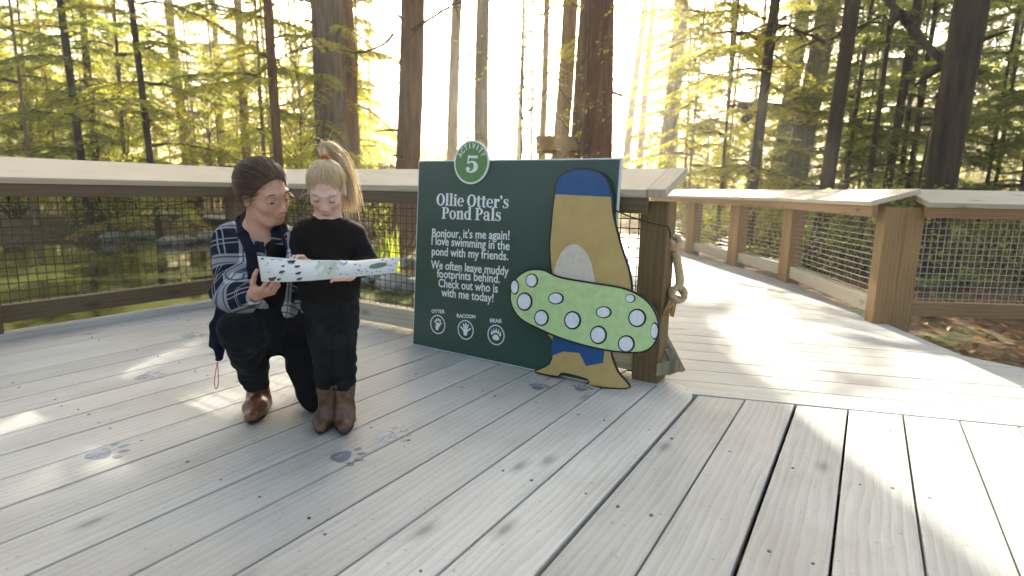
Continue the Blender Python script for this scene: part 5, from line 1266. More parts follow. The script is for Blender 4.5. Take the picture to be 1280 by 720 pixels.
def trunk_mesh(name, h, r, lean=(0, 0), flare=1.0, taper=0.55, knots=6, n=14):
    """Tapered, slightly crooked trunk with a root flare."""
    mb = MB(); m = 22; b = 0; wx, wy = random.uniform(0, 6), random.uniform(0, 6)
    zs = np.concatenate([[-.4, 0, .12, .3, .6], np.linspace(1.0, h, m-5)])
    lob = [random.uniform(-.10, .10) for _ in range(n)]
    for z in zs:
        f = max(z, 0)/h; rr = r*(1-(1-taper)*f)*(1+0.55*flare*math.exp(-max(z, 0)/(1.6*r+.05))); cx = lean[0]*z+.12*r*math.sin(z*.7+wx); cy_ = lean[1]*z+.12*r*math.sin(z*.6+wy)
        for k in range(n):
            a = 2*math.pi*k/n; q = rr*(1+lob[k]*(1+1.5*math.exp(-max(z, 0)/.5))+.03*math.sin(3*a+z*1.3)); mb.v.append((cx+q*math.cos(a), cy_+q*math.sin(a), z))
    for i in range(len(zs)-1):
        for k in range(n): mb.face((i*n+k, i*n+(k+1) % n, (i+1)*n+(k+1) % n, (i+1)*n+k), None, 0, True)
    mb.face([(len(zs)-1)*n+k for k in range(n)])
    for k in range(knots):                                 # dead limb stubs
        z = random.uniform(1.2, min(h, 8)); a = random.uniform(0, 6.28); rr = r*(1-(1-taper)*z/h); p = np.array([lean[0]*z+rr*.8*math.cos(a), lean[1]*z+rr*.8*math.sin(a), z]); L = random.uniform(.1, .5)
        d = np.array([math.cos(a), math.sin(a), random.uniform(-.3, .4)]); mb.tube([p, p+d*L*.6, p+d*L+np.array([0, 0, -.06*L])], [.03*min(1, r*5), .018*min(1, r*5), .006], 5, 0, True)
    return mb.mesh(name)

# crown library (shared by many trees)
CR = {}
CR['hem_y1'] = conifer_crown('crown', 1.0, 9.0, 22, 2.4, 1.9, [M['needle_y']]); CR['hem_y2'] = conifer_crown('crown', 0.6, 8.0, 20, 2.1, 1.5, [M['needle_y']], .9)
CR['hem_g1'] = conifer_crown('crown', 1.0, 9.5, 24, 2.5, 1.9, [M['needle_g']]); CR['hem_g2'] = conifer_crown('crown', 0.8, 8.5, 22, 2.2, 1.6, [M['needle_g']])
CR['hem_d1'] = conifer_crown('crown', 0.8, 9.0, 26, 2.3, 1.8, [M['needle_d']]); CR['hem_d2'] = conifer_crown('crown', 1.6, 9.0, 20, 2.3, 1.8, [M['needle_d']])
CR['sap_y'] = conifer_crown('crown', 0.3, 5.0, 26, 1.15, .25, [M['needle_y']], 1, (0.08, 0.028)); CR['sap_g'] = conifer_crown('crown', 0.25, 6.0, 30, 1.3, .3, [M['needle_g']], 1, (0.08, 0.028))
CR['sap_d'] = conifer_crown('crown', 0.25, 5.5, 30, 1.3, .3, [M['needle_d']], 1, (0.08, 0.028))
CR['hang'] = conifer_crown('crown', 1.6, 5.6, 11, 2.7, 2.3, [M['needle_y']], 1, (0.075, 0.024), (.55, .95)); CR['vine'] = leafy_crown('crown', 1.6, 5.2, 1.1, 16, 16, [M['maple']], .085)
CR['few'] = conifer_crown('crown', 3.2, 9.0, 8, 1.6, 1.7, [M['needle_y']], .8)
CR['map1'] = leafy_crown('crown', 1.0, 4.6, 1.5, 46, 34, [M['maple']], .095); CR['map2'] = leafy_crown('crown', .8, 4.0, 1.3, 36, 34, [M['maple']], .085)
CR['aut1'] = leafy_crown('crown', .9, 4.2, 1.4, 34, 30, [M['autumn']], .09)
SH = {}
SH['y'] = leafy_crown('shrub', .1, 1.2, .75, 34, 44, [M['maple']], .06, .6, 0.0); SH['g'] = leafy_crown('shrub', .1, 1.1, .8, 36, 44, [M['needle_g']], .055, .6, 0.0)
SH['a'] = leafy_crown('shrub', .1, .9, .7, 28, 40, [M['autumn']], .055, .6, 0.0); SH['d'] = leafy_crown('shrub', .1, 1.5, .9, 44, 46, [M['needle_d']], .06, .6, 0.0)

def gz(p): return float(ground_h(np.array([p[0]]), np.array([p[1]]))[0])
def spot(x, dist):
    d = ray(x, 240); P = EYE+d*dist; return np.array([P[0], P[1], gz(P)])
def tree(x, dist, wpx, lean_px, bark, crown, label, h=14.0, group=None, name='tree', flare=.5, cat='tree', rot=None, cs=1.0, taper=.6, knots=6):
    p = spot(x, dist); r = wpx*dist/FPX/2; k = lean_px/235.0      # sideways lean as seen
    T = thing(name, label, cat, tuple(p), 0, group)
    tm = trunk_mesh('trunk', h, r, (_r0[0]*k, _r0[1]*k), flare, taper, knots, 16 if wpx > 20 else 10); o = link_mesh('trunk', tm, M[bark], T, False)
    if crown:
        c = bpy.data.objects.new('crown', CR[crown]); COL.objects.link(c); c.parent = T; c.rotation_euler = (0, 0, random.uniform(0, 6.28) if rot is None else rot); s = cs*random.uniform(.9, 1.1); c.scale = (s, s, s)
    return T
# --- trunks one can tell apart, left to right
tree(109, 14, 9, -8, 'bark_dark', 'hem_g1', 'thin dark leaning tree at the far left edge of the woods')
tree(124, 17, 9, 2, 'bark_dark', 'hem_g2', 'thin brown tree just right of the leaning one at the far left')
tree(196, 13, 9, -9, 'bark_dark', 'hem_y1', 'slim dark brown tree standing above the left pond railing', knots=12)
tree(239, 24, 14, -10, 'bark_pale', 'hem_y1', 'pale trunk between the slim dark tree and the woman')
tree(281, 26, 9, 0, 'bark_pale', 'hem_y2', 'pale narrow trunk far behind the left end of the woman\'s railing')
tree(312, 22, 11, -2, 'bark_orange', 'few', 'orange-brown trunk rising right behind the woman\'s head')
tree(353, 12, 12, -5, 'bark_red', 'few', 'slim red-brown tree between the woman and the girl', knots=12)
tree(419, 13.2, 40, -2, 'bark_grey', 'hang', 'broad grey-green tree behind the girl\'s ponytail', 16, flare=.6, knots=14)
tree(447, 14.0, 17, -6, 'bark_orange', None, 'orange-lit trunk tucked against the broad grey-green one', 15)
tree(508, 11, 31, 6, 'bark_red', None, 'stout straight brown trunk just left of the sign', 16, flare=.3, taper=.7)
tree(563, 21, 15, 6, 'bark_pale', None, 'pale trunk rising left of the round green badge', 18)
tree(602, 19, 19, -1, 'bark_grey', None, 'grey trunk rising right of the round green badge', 18)
tree(674, 24, 9, 3, 'bark_pale', None, 'slim pale trunk left of the treehouse platform', 18)
tree(696, 18, 22, 7, 'bark_orange', None, 'orange-brown trunk behind the treehouse platform', 18)
tree(716, 15, 15, 6, 'bark_red', 'few', 'brown trunk hugging the left side of the big red trunk', 18)
tree(749, 8.5, 36, -9, 'bark_red', None, 'biggest red-brown trunk, straight behind the sign\'s right edge', 16, flare=1.25, taper=.78, knots=10)
tree(776, 27, 11, 16, 'bark_pale', None, 'pale leaning trunk right of the biggest red-brown trunk', 18)
tree(795, 29, 8, 7, 'bark_pale', None, 'thin pale trunk second to the right of the biggest trunk', 18)
tree(827, 20, 19, 8, 'bark_pale', 'hem_y1', 'pale yellow-lit trunk above the corner post', 18)
dk = tree(939, 11, 13, 6, 'bark_dark', 'hem_y2', 'straight dark tree carrying two spotlights', 15, taper=.75)
tree(968, 21, 19, 12, 'bark_moss', 'hem_y1', 'mossy leaning trunk right of the tree with spotlights', 17)
tree(988, 16, 28, 18, 'bark_moss', None, 'wide mossy trunk leaning right, in the middle of the right woods', 17)
tree(1030, 8.5, 17, 8, 'bark_dark', None, 'black mossy-sided tree with a forked limb, right of the wide mossy trunk', 13, taper=.75)
tree(1056, 17, 6, 4, 'bark_red', 'hem_d2', 'very thin red-brown trunk right of the black tree', 13)
tree(1105, 11, 10, 8, 'bark_dark', None, 'thin dark tree behind the square end post', 13, taper=.75, knots=10)
tree(1124, 14, 6, -2, 'bark_dark', 'hem_d1', 'thinnest dark trunk left of the huge tree at the right edge', 12)
tree(1143, 8.5, 15, 22, 'bark_dark', None, 'dark trunk leaning against the huge tree at the right edge', 12, taper=.8)
tree(1172, 7.2, 38, 5, 'bark_dark', None, 'huge almost black trunk at the right edge of the photo', 15, flare=.3, taper=.85)
tree(652, 9.5, 2.5, -3, 'bark_grey', 'vine', 'slender vine maple with sparse bright leaves left of the treehouse platform', 6, knots=0, name='maple_tree')
tree(722, 8.0, 2.0, 4, 'bark_grey', 'vine', 'slender vine maple with sparse bright leaves against the biggest trunk', 5, knots=0, name='maple_tree', cs=.7)
# bare limbs one sees against the light, kept as one dead branch each
def limb(pts, rad, name, label):
    mb = MB(); mb.tube(smooth_open(pts, 5), list(np.linspace(rad[0], rad[1], 5*(len(pts)-1)+1)), 6)
    for k in range(10):
        q = smooth_open(pts, 5); i = random.randrange(2, len(q)-1); d = np.array([random.uniform(-1, 1), random.uniform(-1, 1), random.uniform(-.6, .5)]); mb.tube([q[i], q[i]+d*.25, q[i]+d*.42+np.array([0, 0, -.05])], [rad[1]*1.3, rad[1], .002], 4)
    return tag(mb.build(name, M['bark_dark']), label, 'branch')
def AD(x, y, D): return at_depth(x, y, D)
limb([AD(505, 45, 10.8), AD(530, 28, 9.8), AD(556, 12, 9.2), AD(575, -3, 9)], (.035, .012), 'branch', 'bare thin branch reaching up right from the stout straight trunk')
limb([AD(492, 42, 10.8), AD(480, 55, 10), AD(450, 66, 9.4), AD(425, 62, 9.0)], (.03, .008), 'branch', 'bare drooping branch reaching left from the stout straight trunk')
limb([AD(1108, -2, 8), AD(1130, 25, 7.8), AD(1150, 48, 7.6), AD(1180, 80, 7.3), AD(1215, 120, 7)], (.05, .05), 'branch', 'thick dark slanting limb crossing the upper right corner')
limb([AD(1030, 52, 8.4), AD(1015, 45, 8.1), AD(996, 38, 7.9), AD(982, 30, 7.7)], (.03, .012), 'branch', 'short dark limb on the left of the black tree')
limb([AD(1036, 50, 8.4), AD(1065, 38, 8.3), AD(1098, 22, 8.4), AD(1112, 18, 8.5)], (.02, .010), 'branch', 'long thin limb on the right of the black tree')

# --- younger trees that fill the woods
def fill(lst, crowns, label, group, name, barks, wr=(4, 7), cs=(.8, 1.2), h=9.0):
    for x, dist in lst:
        tree(x, dist, random.uniform(*wr)*12/dist, random.uniform(-8, 8), random.choice(barks), random.choice(crowns), label, h, group, name, .3, 'tree', cs=random.uniform(*cs), knots=2, taper=.3)
def scatter(x0, x1, d0, d1, n, avoid_pond=True):
    o = []; t = 0
    while len(o) < n and t < 4000:
        t += 1; x = random.uniform(x0, x1); d = d0*(d1/d0)**random.random(); p = spot(x, d)
        if avoid_pond and sd_poly(p[:1], p[1:2], pond)[0] < .7: continue
        if np.hypot(*(p[:2]-np.array([-4.5, 9]))) < 2.0 or path_near(p): continue
        if 165 < x < 310 and 12 < d < 20: continue
        if any(abs(x-q[0])/FPX*d < .7 and abs(d-q[1]) < 1.0 for q in o): continue
        o.append((x, d))
    return o
def path_near(p):
    A = [np.array(q) for q in Lp+Rp[2:]]; return min(np.hypot(*(p[:2]-q)) for q in A) < 1.2 or (p[1] > 2 and p[0] > -8 and p[0] < 0.3+.0 and -0.5 < (p[0]+.8)+(p[1]-3)*.47 < 1.6)
fill(scatter(-40, 470, 14.5, 34, 50), ['hem_y1', 'hem_y2', 'sap_y', 'hem_g2'], 'young yellow-green hemlock in the sunny woods beyond the pond', 'young hemlocks beyond the pond', 'hemlock', ['bark_pale', 'bark_grey'], cs=(.9, 1.3), h=11)
fill(scatter(-40, 470, 14, 28, 22), ['map1', 'map2'], 'bright yellow-green maple in the sunny woods beyond the pond', 'maples beyond the pond', 'maple_tree', ['bark_grey'], wr=(3, 5), h=4.0)
fill(scatter(850, 1010, 11, 30, 16), ['hem_y1', 'hem_y2', 'sap_y'], 'sunlit yellow hemlock behind the bend of the path railing', 'sunlit hemlocks behind the path', 'hemlock', ['bark_pale', 'bark_moss'], cs=(.9, 1.2), h=11)
fill(scatter(1010, 1330, 9.5, 26, 24), ['hem_d1', 'hem_d2', 'sap_d', 'hem_g1'], 'dark green hemlock in the shady woods at the right', 'shady hemlocks at the right', 'hemlock', ['bark_dark'], cs=(.9, 1.2), h=11)
fill(scatter(520, 830, 24, 40, 8), ['sap_y', 'map1'], 'pale hazy sapling in the bright gap behind the sign', 'saplings in the bright gap', 'sapling', ['bark_pale'], cs=(.8, 1.1), h=6)
fill(scatter(-40, 1300, 34, 62, 46, False), ['hem_y1', 'hem_g1', 'hem_y2', 'few', 'few'], 'far pale trunk fading into the light at the back of the woods', 'far pale trees', 'tree', ['bark_pale', 'bark_grey'], wr=(14, 26), cs=(1.1, 1.5), h=22)

# --- shrubs
def shrub(x, dist, kind, s, label, group=None):
    p = spot(x, dist); o = bpy.data.objects.new('shrub', SH[kind]); COL.objects.link(o); o.location = p; o.rotation_euler = (0, 0, random.uniform(0, 6.28)); o.scale = (s, s, s*random.uniform(.85, 1.2))
    return tag(o, label, 'shrub', group)
for x, d in scatter(-60, 480, 13.0, 24, 34): shrub(x, d, random.choice('yyyg'), random.uniform(.8, 1.7), 'leafy yellow-green shrub on the far bank of the pond', 'shrubs on the far bank')
for x, d in scatter(480, 860, 12, 26, 18): shrub(x, d, random.choice('yya'), random.uniform(.8, 1.5), 'sunlit yellow shrub in the bright middle of the woods', 'shrubs in the bright middle')
for x, d in scatter(870, 1010, 9.5, 20, 12): shrub(x, d, random.choice('yay'), random.uniform(.6, 1.2), 'yellow shrub on the leafy bank behind the path railing', 'shrubs behind the path railing')
for x, d in scatter(1000, 1330, 7.0, 16, 22): shrub(x, d, random.choice('ggdy'), random.uniform(.5, 1.1), 'green shrub on the forest floor at the right', 'shrubs at the right')

# ================================================================== THINGS BY THE POND AND IN THE WOODS
M['rock'] = NT('grey_boulder')
g = M['rock']; c = g.coord(); n1 = g.noise(c, 5, 6, .6); n2 = g.noise(c, 2.2, 3)
M['rock'] = g.done(g.bsdf(g.mix(g.ramp(n2, [(.5, 0), (.62, .6)]), g.ramp(n1, [(.3, (.12, .115, .10)), (.65, (.40, .38, .34))]), (.09, .10, .03)), .85, g.bump(n1, .8, .05), .3))
def rock(x, y, wpx, label, squash=.6):
    p = on_z(x, y, WATER_Z+.03); D = (p-EYE)@_fw; r = wpx*D/FPX/2; mb = MB(); mb.ball((0, 0, 0), (r*1.1, r*.95, r*squash), 30, 20)
    V = np.array(mb.v); n_ = V/np.linalg.norm(V, axis=1)[:, None]; s = random.uniform(0, 40); V = V*(1+.75*(vnoise(n_[:, 0]*2+s, n_[:, 1]*2+n_[:, 2]*1.7, .8, 7)-.5)+.36*(vnoise(n_[:, 0]*5+s, n_[:, 2]*5+n_[:, 1]*4, .8, 8)-.5))[:, None]; mb.v = [tuple(v) for v in V]
    o = mb.build('rock', M['rock']); o.location = (p[0], p[1], p[2]+r*squash*.45); o.rotation_euler = (0, 0, random.uniform(0, 6)); tag(o, label, 'rock', 'rocks round the pond')
for a_ in ((203, 284, 30, 'pale boulder on the far bank, left one of the pair in the sun'), (236, 286, 34, 'pale boulder on the far bank, right one of the pair in the sun'), (178, 298, 32, 'flat grey rock at the water\'s edge left of the pale boulders', .4),
           (262, 300, 30, 'grey rock at the water\'s edge right of the pale boulders', .5), (288, 298, 26, 'grey rock beside the woman\'s shoulder, on the far bank', .6), (218, 304, 40, 'low wide rock in the water before the pale boulders', .35),
           (140, 300, 26, 'small rock at the far bank, farthest left', .5), (462, 352, 44, 'grey rock below the green reeds, seen through the mesh', .5), (498, 362, 46, 'grey rock at the sign\'s left edge, seen through the mesh', .55), (509, 338, 36, 'upper rock at the sign\'s left edge, behind another rock', .6), (470, 330, 28, 'small rock behind the green reeds', .5)):
    rock(*a_)
# reeds behind the girl
def reeds(x, y, hgt, n, label):
    p = on_z(x, y, WATER_Z); B, D, Nn, L = [], [], [], []
    V = MB()
    for k in range(n):
        b = p+np.array([random.gauss(0, .13), random.gauss(0, .13), -.05]); a = random.uniform(0, 6.28); h = hgt*random.uniform(.55, 1.1); ln = random.uniform(.05, .35)*h; d = np.array([math.cos(a), math.sin(a), 0]); sd = np.array([-d[1], d[0], 0]); w_ = random.uniform(.008, .015); m = 6; i0 = len(V.v)
        for i in range(m):
            f = i/(m-1); q = b+np.array([0, 0, h*(f-.18*f**3)])+d*ln*f*f; ww = w_*(1-f**2.2)+.0008; V.v += [tuple(q-sd*ww), tuple(q+sd*ww+d*ww*.3)]
        for i in range(m-1): V.face((i0+2*i, i0+2*i+1, i0+2*i+3, i0+2*i+2))
    o = V.build('reed_clump', M['reed']); a = o.data.attributes.new('tint', 'FLOAT', 'FACE'); a.data.foreach_set('value', rng.random(len(o.data.polygons)).astype(np.float32)); tag(o, label, 'reeds')
M['reed'] = leaf_mat('reed_leaves', (.16, .22, .03), (.62, .70, .08), tf=.55)
reeds(484, 352, 1.05, 70, 'tall bright green reeds behind the railing, right of the girl'); reeds(470, 345, .7, 30, 'shorter green reeds close behind the girl\'s arm')
# boardwalk with a railing on the far side of the pond
q0, q1, q2 = spot(150, 20.5), spot(318, 15.6), spot(560, 14.6)
fb = MB()
for (u, v) in ((q0, q1), (q1, q2)):
    d = unit((v-u)*[1, 1, 0]); n_ = np.array([-d[1], d[0], 0]); n_ = n_ if n_[1] > 0 else -n_
    fb.prism([tuple((u)[:2]), tuple((v)[:2]), tuple((v+n_*1.8)[:2]), tuple((u+n_*1.8)[:2])], -.06, -.005, d[:2])
fo = fb.build('far_boardwalk_path', [M['deck']]); tag(fo, kind='structure'); set_tint(fo, [.5]*len(fb.f))
FT = None
for (u, v, ps) in ((q0, q1, 4), (q1, q2, 4)):
    d = unit((v-u)*[1, 1, 0]); L_ = np.linalg.norm((v-u)[:2]); n_ = np.array([-d[1], d[0]]); n_ = n_ if n_[1] > 0 else -n_
    FT = railing('railing', 'sunlit wooden railing of the boardwalk across the pond', u[:2], v[:2], n_, list(np.linspace(0, L_-.2, ps)), zf=.965, zb=1.06, wires=(.14, .14), mesh_wire='wire', T=FT, post_top=.94)
# treehouse platform round a trunk
tp = thing('treehouse_platform', 'small wooden treehouse platform round a trunk above the sign', 'platform', tuple(spot(697, 15)))
def TPp(x, y, dd=0.0): return at_depth(x, y, 14.2+dd)
def tb(name, a, b, w_, t, mat='rail_sunlit'): mb = MB(); mb.board(a, b, w_, t); o = mb.build(name, [M[mat]], tp, .01); set_tint(o, [random.random()]*6)
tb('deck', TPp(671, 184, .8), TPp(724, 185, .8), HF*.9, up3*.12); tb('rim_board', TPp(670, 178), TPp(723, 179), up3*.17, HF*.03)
for x in (677, 695, 714): mb = MB(); a_ = TPp(x, 186, .3); b_ = a_.copy(); b_[2] = gz(a_)-.1; mb.board(a_, b_, _r0*.09, HF*.09); o = mb.build('post', [M['rail_sunlit']], tp, .01); set_tint(o, [random.random()]*6)
# short stake fence beyond the girl
mb = MB(); sf = thing('stake_fence', 'low orange-lit stake fence between two trunks behind the girl', 'fence', tuple(spot(472, 15)))
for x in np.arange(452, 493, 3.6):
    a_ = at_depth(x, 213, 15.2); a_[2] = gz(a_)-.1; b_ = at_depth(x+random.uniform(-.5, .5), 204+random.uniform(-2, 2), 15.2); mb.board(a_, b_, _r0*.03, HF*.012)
o = mb.build('stakes', [M['rail_sunlit']], sf); set_tint(o, [random.random() for _ in o.data.polygons])
mb = MB(); mb.board(at_depth(450, 209, 15.25), at_depth(494, 210, 15.25), up3*.04, HF*.015); o = mb.build('cross_bar', [M['rail_sunlit']], sf); set_tint(o, [.5]*6)
# spotlights on the dark tree
for (x, y, ax_, lab) in ((928, 133.5, (-.75, -.35, -.1), 'upper black spotlight on the straight dark tree'), (934.5, 147, (-.3, -.75, -.35), 'lower black spotlight on the straight dark tree')):
    p = at_depth(x, y, 10.7); S_ = thing('spotlight', lab, 'lamp', tuple(p)); d = unit(ax_); mb = MB(); mb.tube([p-d*.10, p-d*.07, p+d*.05, p+d*.10, p+d*.10], [.045, .062, .065, .075, .06], 14); mb.build('housing', M['black'], S_)
    mb = MB(); t_ = at_depth(939+.5*(y-140)/40, y-2, 10.9); mb.tube([p, p+(t_-p)*.5+up3*.03, t_], .014, 6); mb.build('bracket', M['black'], S_)
# string of little lights under the rail cap
st_ = thing('string_light', 'thin black wire of tiny bulbs sagging under the left rail cap', 'string light', (-4.44, 1.2, .85))
kp = [np.array([-4.42, y, z]) for y, z in ((-.4, .86), (.35, .875), (.9, .84), (1.5, .885), (1.85, .87), (2.2, .80), (2.55, .84), (2.82, .885))]; wire = smooth_open(kp, 8); mb = MB(); mb.tube(wire, .0028, 5); mb.build('wire', M['black'], st_)
mb = MB()
for q in wire[2::5]: mb.tube([q, q-up3*.022+np.array([random.uniform(-.01, .01), random.uniform(-.01, .01), 0]), q-up3*.04], [.0035, .0065, .003], 6)
mb.build('bulbs', M['black'], st_)
# far woods that read as one mass, left and right of the bright gap
def far_woods():
    B = []; n = 64000
    while sum(len(b) for b in B) < n:
        x = rng.uniform(-140, 1420, 900); d = rng.uniform(40, 85, 900); lim = np.interp(x, [-140, 380, 520, 640, 800, 900, 1000, 1420], [15, 12.5, 5.0, 2.0, 4.0, 8, 13, 15]); el = rng.random(900)**.8*lim
        cl = vnoise(x*1.0, el*14, 22, 21); ok = cl > .40; P = np.array([spot_xy(a_, b_) for a_, b_ in zip(x[ok], d[ok])]); h = np.tan(np.radians(el[ok]))*d[ok]+rng.normal(0, .3, ok.sum()); B.append(np.concatenate([P, (h+.2)[:, None]], 1))
    B = np.concatenate(B); N = len(B); D = rng.normal(0, 1, (N, 3)); D[:, 2] *= .3; D /= np.linalg.norm(D, axis=1)[:, None]; L = rng.uniform(.25, .58, N)
    me = quads_mesh('distant_woods', B, D, np.array([0, 0, .6])+rng.normal(0, .6, (N, 3)), L, L*.5, [M['needle_y'], M['needle_g']], None, None, (rng.random(N) < .35).astype(int))
    tag(link_mesh('distant_woods', me, []), kind='stuff')
def spot_xy(x, dist): d = ray(x, 240); P = EYE+d*dist; return P[:2]
far_woods()

# leaf litter and ferns on the forest floor beyond the path
def litter(n):
    X = rng.uniform(.2, 9, n*2); Y = rng.uniform(4.2, 17, n*2); ok = np.ones(n*2, bool)
    for i in range(n*2):
        if path_near2(X[i], Y[i]): ok[i] = False
    X = X[ok][:n]; Y = Y[ok][:n]; N = len(X); Z = ground_h(X, Y)+rng.uniform(.004, .03, N); B = np.stack([X, Y, Z], 1); D = rng.normal(0, 1, (N, 3)); D[:, 2] *= .2; D /= np.linalg.norm(D, axis=1)[:, None]; L = rng.uniform(.04, .10, N)
    me = quads_mesh('leaf_litter', B, D, np.array([0, 0, 1.0])+rng.normal(0, .45, (N, 3)), L, L*.65, [M['litter_a'], M['litter_b']], None, None, (rng.random(N) < .45).astype(int)); tag(link_mesh('leaf_litter', me, []), kind='stuff')
def path_near2(x, y):
    for a, b in zip(Rp[:-1], Rp[1:]):
        if min(a[1], b[1])-.2 <= y <= max(a[1], b[1])+.2:
            t = (y-a[1])/(b[1]-a[1]+1e-9); t = min(max(t, 0), 1)
            if x < a[0]+(b[0]-a[0])*t+.15: return True
    return False
M['litter_a'] = leaf_mat('fallen_leaves_brown', (.16, .08, .035), (.20, .09, .03), .5, .3); M['litter_b'] = leaf_mat('fallen_leaves_orange', (.36, .17, .05), (.40, .18, .04), .5, .3)
litter(9000)
def fern(x, dist, s, label):
    p = spot(x, dist); B, D, Nn = [], [], []; st = MB()
    for k in range(13):
        a = k*2.4+random.uniform(-.3, .3); L = s*random.uniform(.6, 1.0); d = np.array([math.cos(a), math.sin(a), 0]); sd = np.array([-d[1], d[0], 0]); S_ = np.linspace(.08, 1, 22); C_ = np.outer(S_*L*.85, d)+np.outer(L*(.9*S_-.75*S_**2.2), [0, 0, 1.0]); st.tube(list(C_[::4])+[C_[-1]], .004, 4, 0, False)
        for sg in (-1, 1):
            q = sd*sg+d*.35+np.array([0, 0, -.15]); q = np.tile(q/np.linalg.norm(q), (22, 1))+rng.normal(0, .06, (22, 3)); B.append(C_); D.append(q/np.linalg.norm(q, axis=1)[:, None]); Nn.append(np.tile([0, 0, 1.0], (22, 1))+d*.4+rng.normal(0, .15, (22, 3)))
    n = len(B); Lf = np.tile(s*.20*(1-np.linspace(.08, 1, 22)**1.6*.85), n); me = quads_mesh('fern', np.concatenate(B), np.concatenate(D), np.concatenate(Nn), Lf, Lf*.32, [M['reed'], M['twig']], st)
    o = link_mesh('fern', me, []); o.location = p; tag(o, label, 'fern', 'ferns beyond the path')
for x, d, s, lab in ((1142, 6.6, .60, 'fern just past the square end post, seen through the far right mesh'), (1172, 6.9, .65, 'bright fern at the foot of the huge dark tree'), (1120, 8.4, .7, 'fern farther back behind the square end post'), (1215, 7.2, .7, 'fern right of the huge dark tree'), (1010, 9.2, .6, 'fern seen through the nearest mesh bay of the path railing'), (955, 10.6, .6, 'fern seen through the second mesh bay of the path railing')): fern(x, d, s, lab)

# ================================================================== UNSEEN SUN BLOCKERS
# Unseen leaf clouds added to shade the platform, parented to three trees as crowns;
# gaps shaped to let sun onto the pond side, the path and the ponytail.
LIT_A = np.array([on_z(x, y)[:2] for x, y in ((60, 505), (120, 462), (215, 428), (300, 424), (345, 440), (352, 478), (300, 520), (205, 562), (105, 560))])
LIT_B = np.array([on_z(x, y)[:2] for x, y in ((948, 462), (1180, 640), (1290, 730), (1500, 620), (1300, 400), (1090, 330), (900, 300), (800, 300), (836, 345), (905, 400))])
_hp = J(440, 232, 2.27); HAIR_G = (_hp-SUN*(_hp[2]/SUN[2]))[:2]  # where a gap is left so sun reaches the ponytail
def lit(gx, gy):
    wob = (vnoise(gx, gy, .45, 5)-.5)*.28+(vnoise(gx, gy, .17, 6)-.5)*.12
    a = sd_poly(gx, gy, LIT_A)+wob*1.1; b = sd_poly(gx, gy, LIT_B)+wob*.5
    c = np.hypot(gx-HAIR_G[0], (gy-HAIR_G[1])*.6)-.19
    dap = vnoise(gx*1.0-gy*.5, gy*1.0+gx*.5, .42, 9)               # broken light on the path
    inside_b = (b < 0) & ~((dap > .66) & (gy > 3.4))
    inside_a = (a < 0) & (vnoise(gx, gy, .5, 12) > .18)
    return inside_a | inside_b | (c < 0)
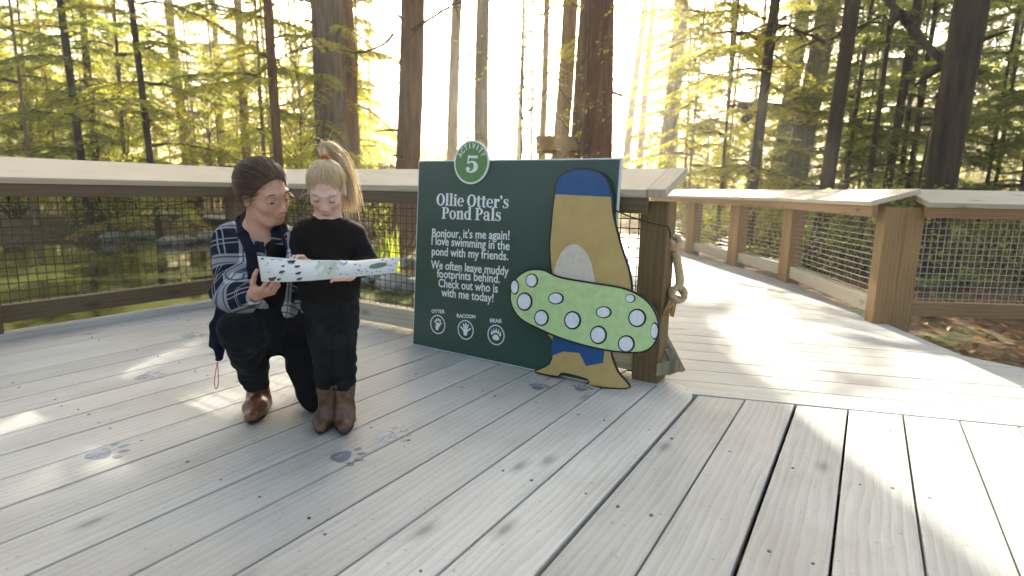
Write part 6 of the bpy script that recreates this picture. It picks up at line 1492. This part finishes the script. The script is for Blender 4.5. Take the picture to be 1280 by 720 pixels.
def sun_blocker(owner, n, sel):  # unseen leaf cloud placed up the sun line to block light
    gx = rng.uniform(-9.5, 5.0, n*4); gy = rng.uniform(-5.5, 5.6, n*4); t = rng.uniform(25, 33, n*4)
    P = np.stack([gx, gy, np.zeros(n*4)], 1)+np.outer(t, SUN)
    # the leaf must stay clear of the lit patches over its own size
    ok = ~lit(gx, gy)
    for dx, dy in [tuple(SUN_AZ*a_+np.array([SUN_AZ[1], -SUN_AZ[0]])*b_) for a_, b_ in ((.3, 0), (-.3, 0), (.15, .08), (.15, -.08), (-.15, .08), (-.15, -.08), (0, .12), (0, -.12))]: ok &= ~lit(gx+dx, gy+dy)
    rel = P-EYE; dep = rel@_fw; ypx = 360-FPX*(rel@_up)/dep
    ok &= (ypx < -14)
    ok |= (sd_poly(gx, gy, LIT_A) < 0) & (rng.random(len(gx)) < .10) & (ypx < -14)      # few leaves kept, to half-shade the pond-side patch
    ok &= sel(gx)
    P = P[ok][:n]; N = len(P)
    nr = np.tile(SUN, (N, 1))+rng.normal(0, .35, (N, 3)); nr /= np.linalg.norm(nr, axis=1)[:, None]
    d = np.cross(nr, rng.normal(0, 1, (N, 3))); d /= np.linalg.norm(d, axis=1)[:, None]
    L = rng.uniform(.16, .30, N); st = MB(); p0 = np.array(owner.location)
    for k in range(0, N, 60):                                # added limbs, none where they would shade a lit gap
        q = [np.array([0, 0, 11.5]), (P[k]-p0)*.6+np.array([0, 0, 5.0]), P[k]-p0]; s_ = np.concatenate([q[0]+(q[1]-q[0])*np.linspace(0, 1, 40)[:, None], q[1]+(q[2]-q[1])*np.linspace(0, 1, 40)[:, None]])+p0
        gq = s_-np.outer(s_[:, 2]/SUN[2], SUN)
        if not lit(gq[:, 0], gq[:, 1]).any(): st.tube(q, [.06, .03, .008], 4, 0, False)
    me = quads_mesh('crown', P-p0-d*L[:, None]*.5, d, nr, L, L*.7, [M['needle_d'], M['twig']], st)  # hung on the tree as its crown, but shaped only to block sun
    o = link_mesh('crown', me, [], owner, False)
    return o
own = [o for o in COL.objects if o.get('label', '').startswith(('broad grey-green tree', 'stout straight', 'biggest red-brown'))]
own.sort(key=lambda o: o['label'])
sun_blocker(own[1], 8500, lambda x: x < -2.8); sun_blocker(own[2], 8500, lambda x: (x >= -2.8) & (x < 0.3)); sun_blocker(own[0], 8500, lambda x: x >= 0.3)

# ================================================================== AIR
def haze_box():
    mb = MB(); x0, x1, y0, y1, z0, z1 = -75, 75, -12, 95, -3.0, 26.0
    mb.board(((x0+x1)/2, y0, (z0+z1)/2), ((x0+x1)/2, y1, (z0+z1)/2), ((x1-x0)/2, 0, 0), (0, 0, (z1-z0)/2))
    g = NT('haze_air'); v = g.n('ShaderNodeVolumePrincipled'); v.inputs['Color'].default_value = (1.0, 0.98, 0.93, 1); v.inputs['Density'].default_value = HAZE
    v.inputs['Anisotropy'].default_value = 0.65; g.t.links.new(v.outputs[0], g.out.inputs['Volume']); g.m.cycles.homogeneous_volume = True
    return tag(mb.build('haze', g.m), kind='stuff')
HAZE = 0.0034
if HAZE: haze_box()
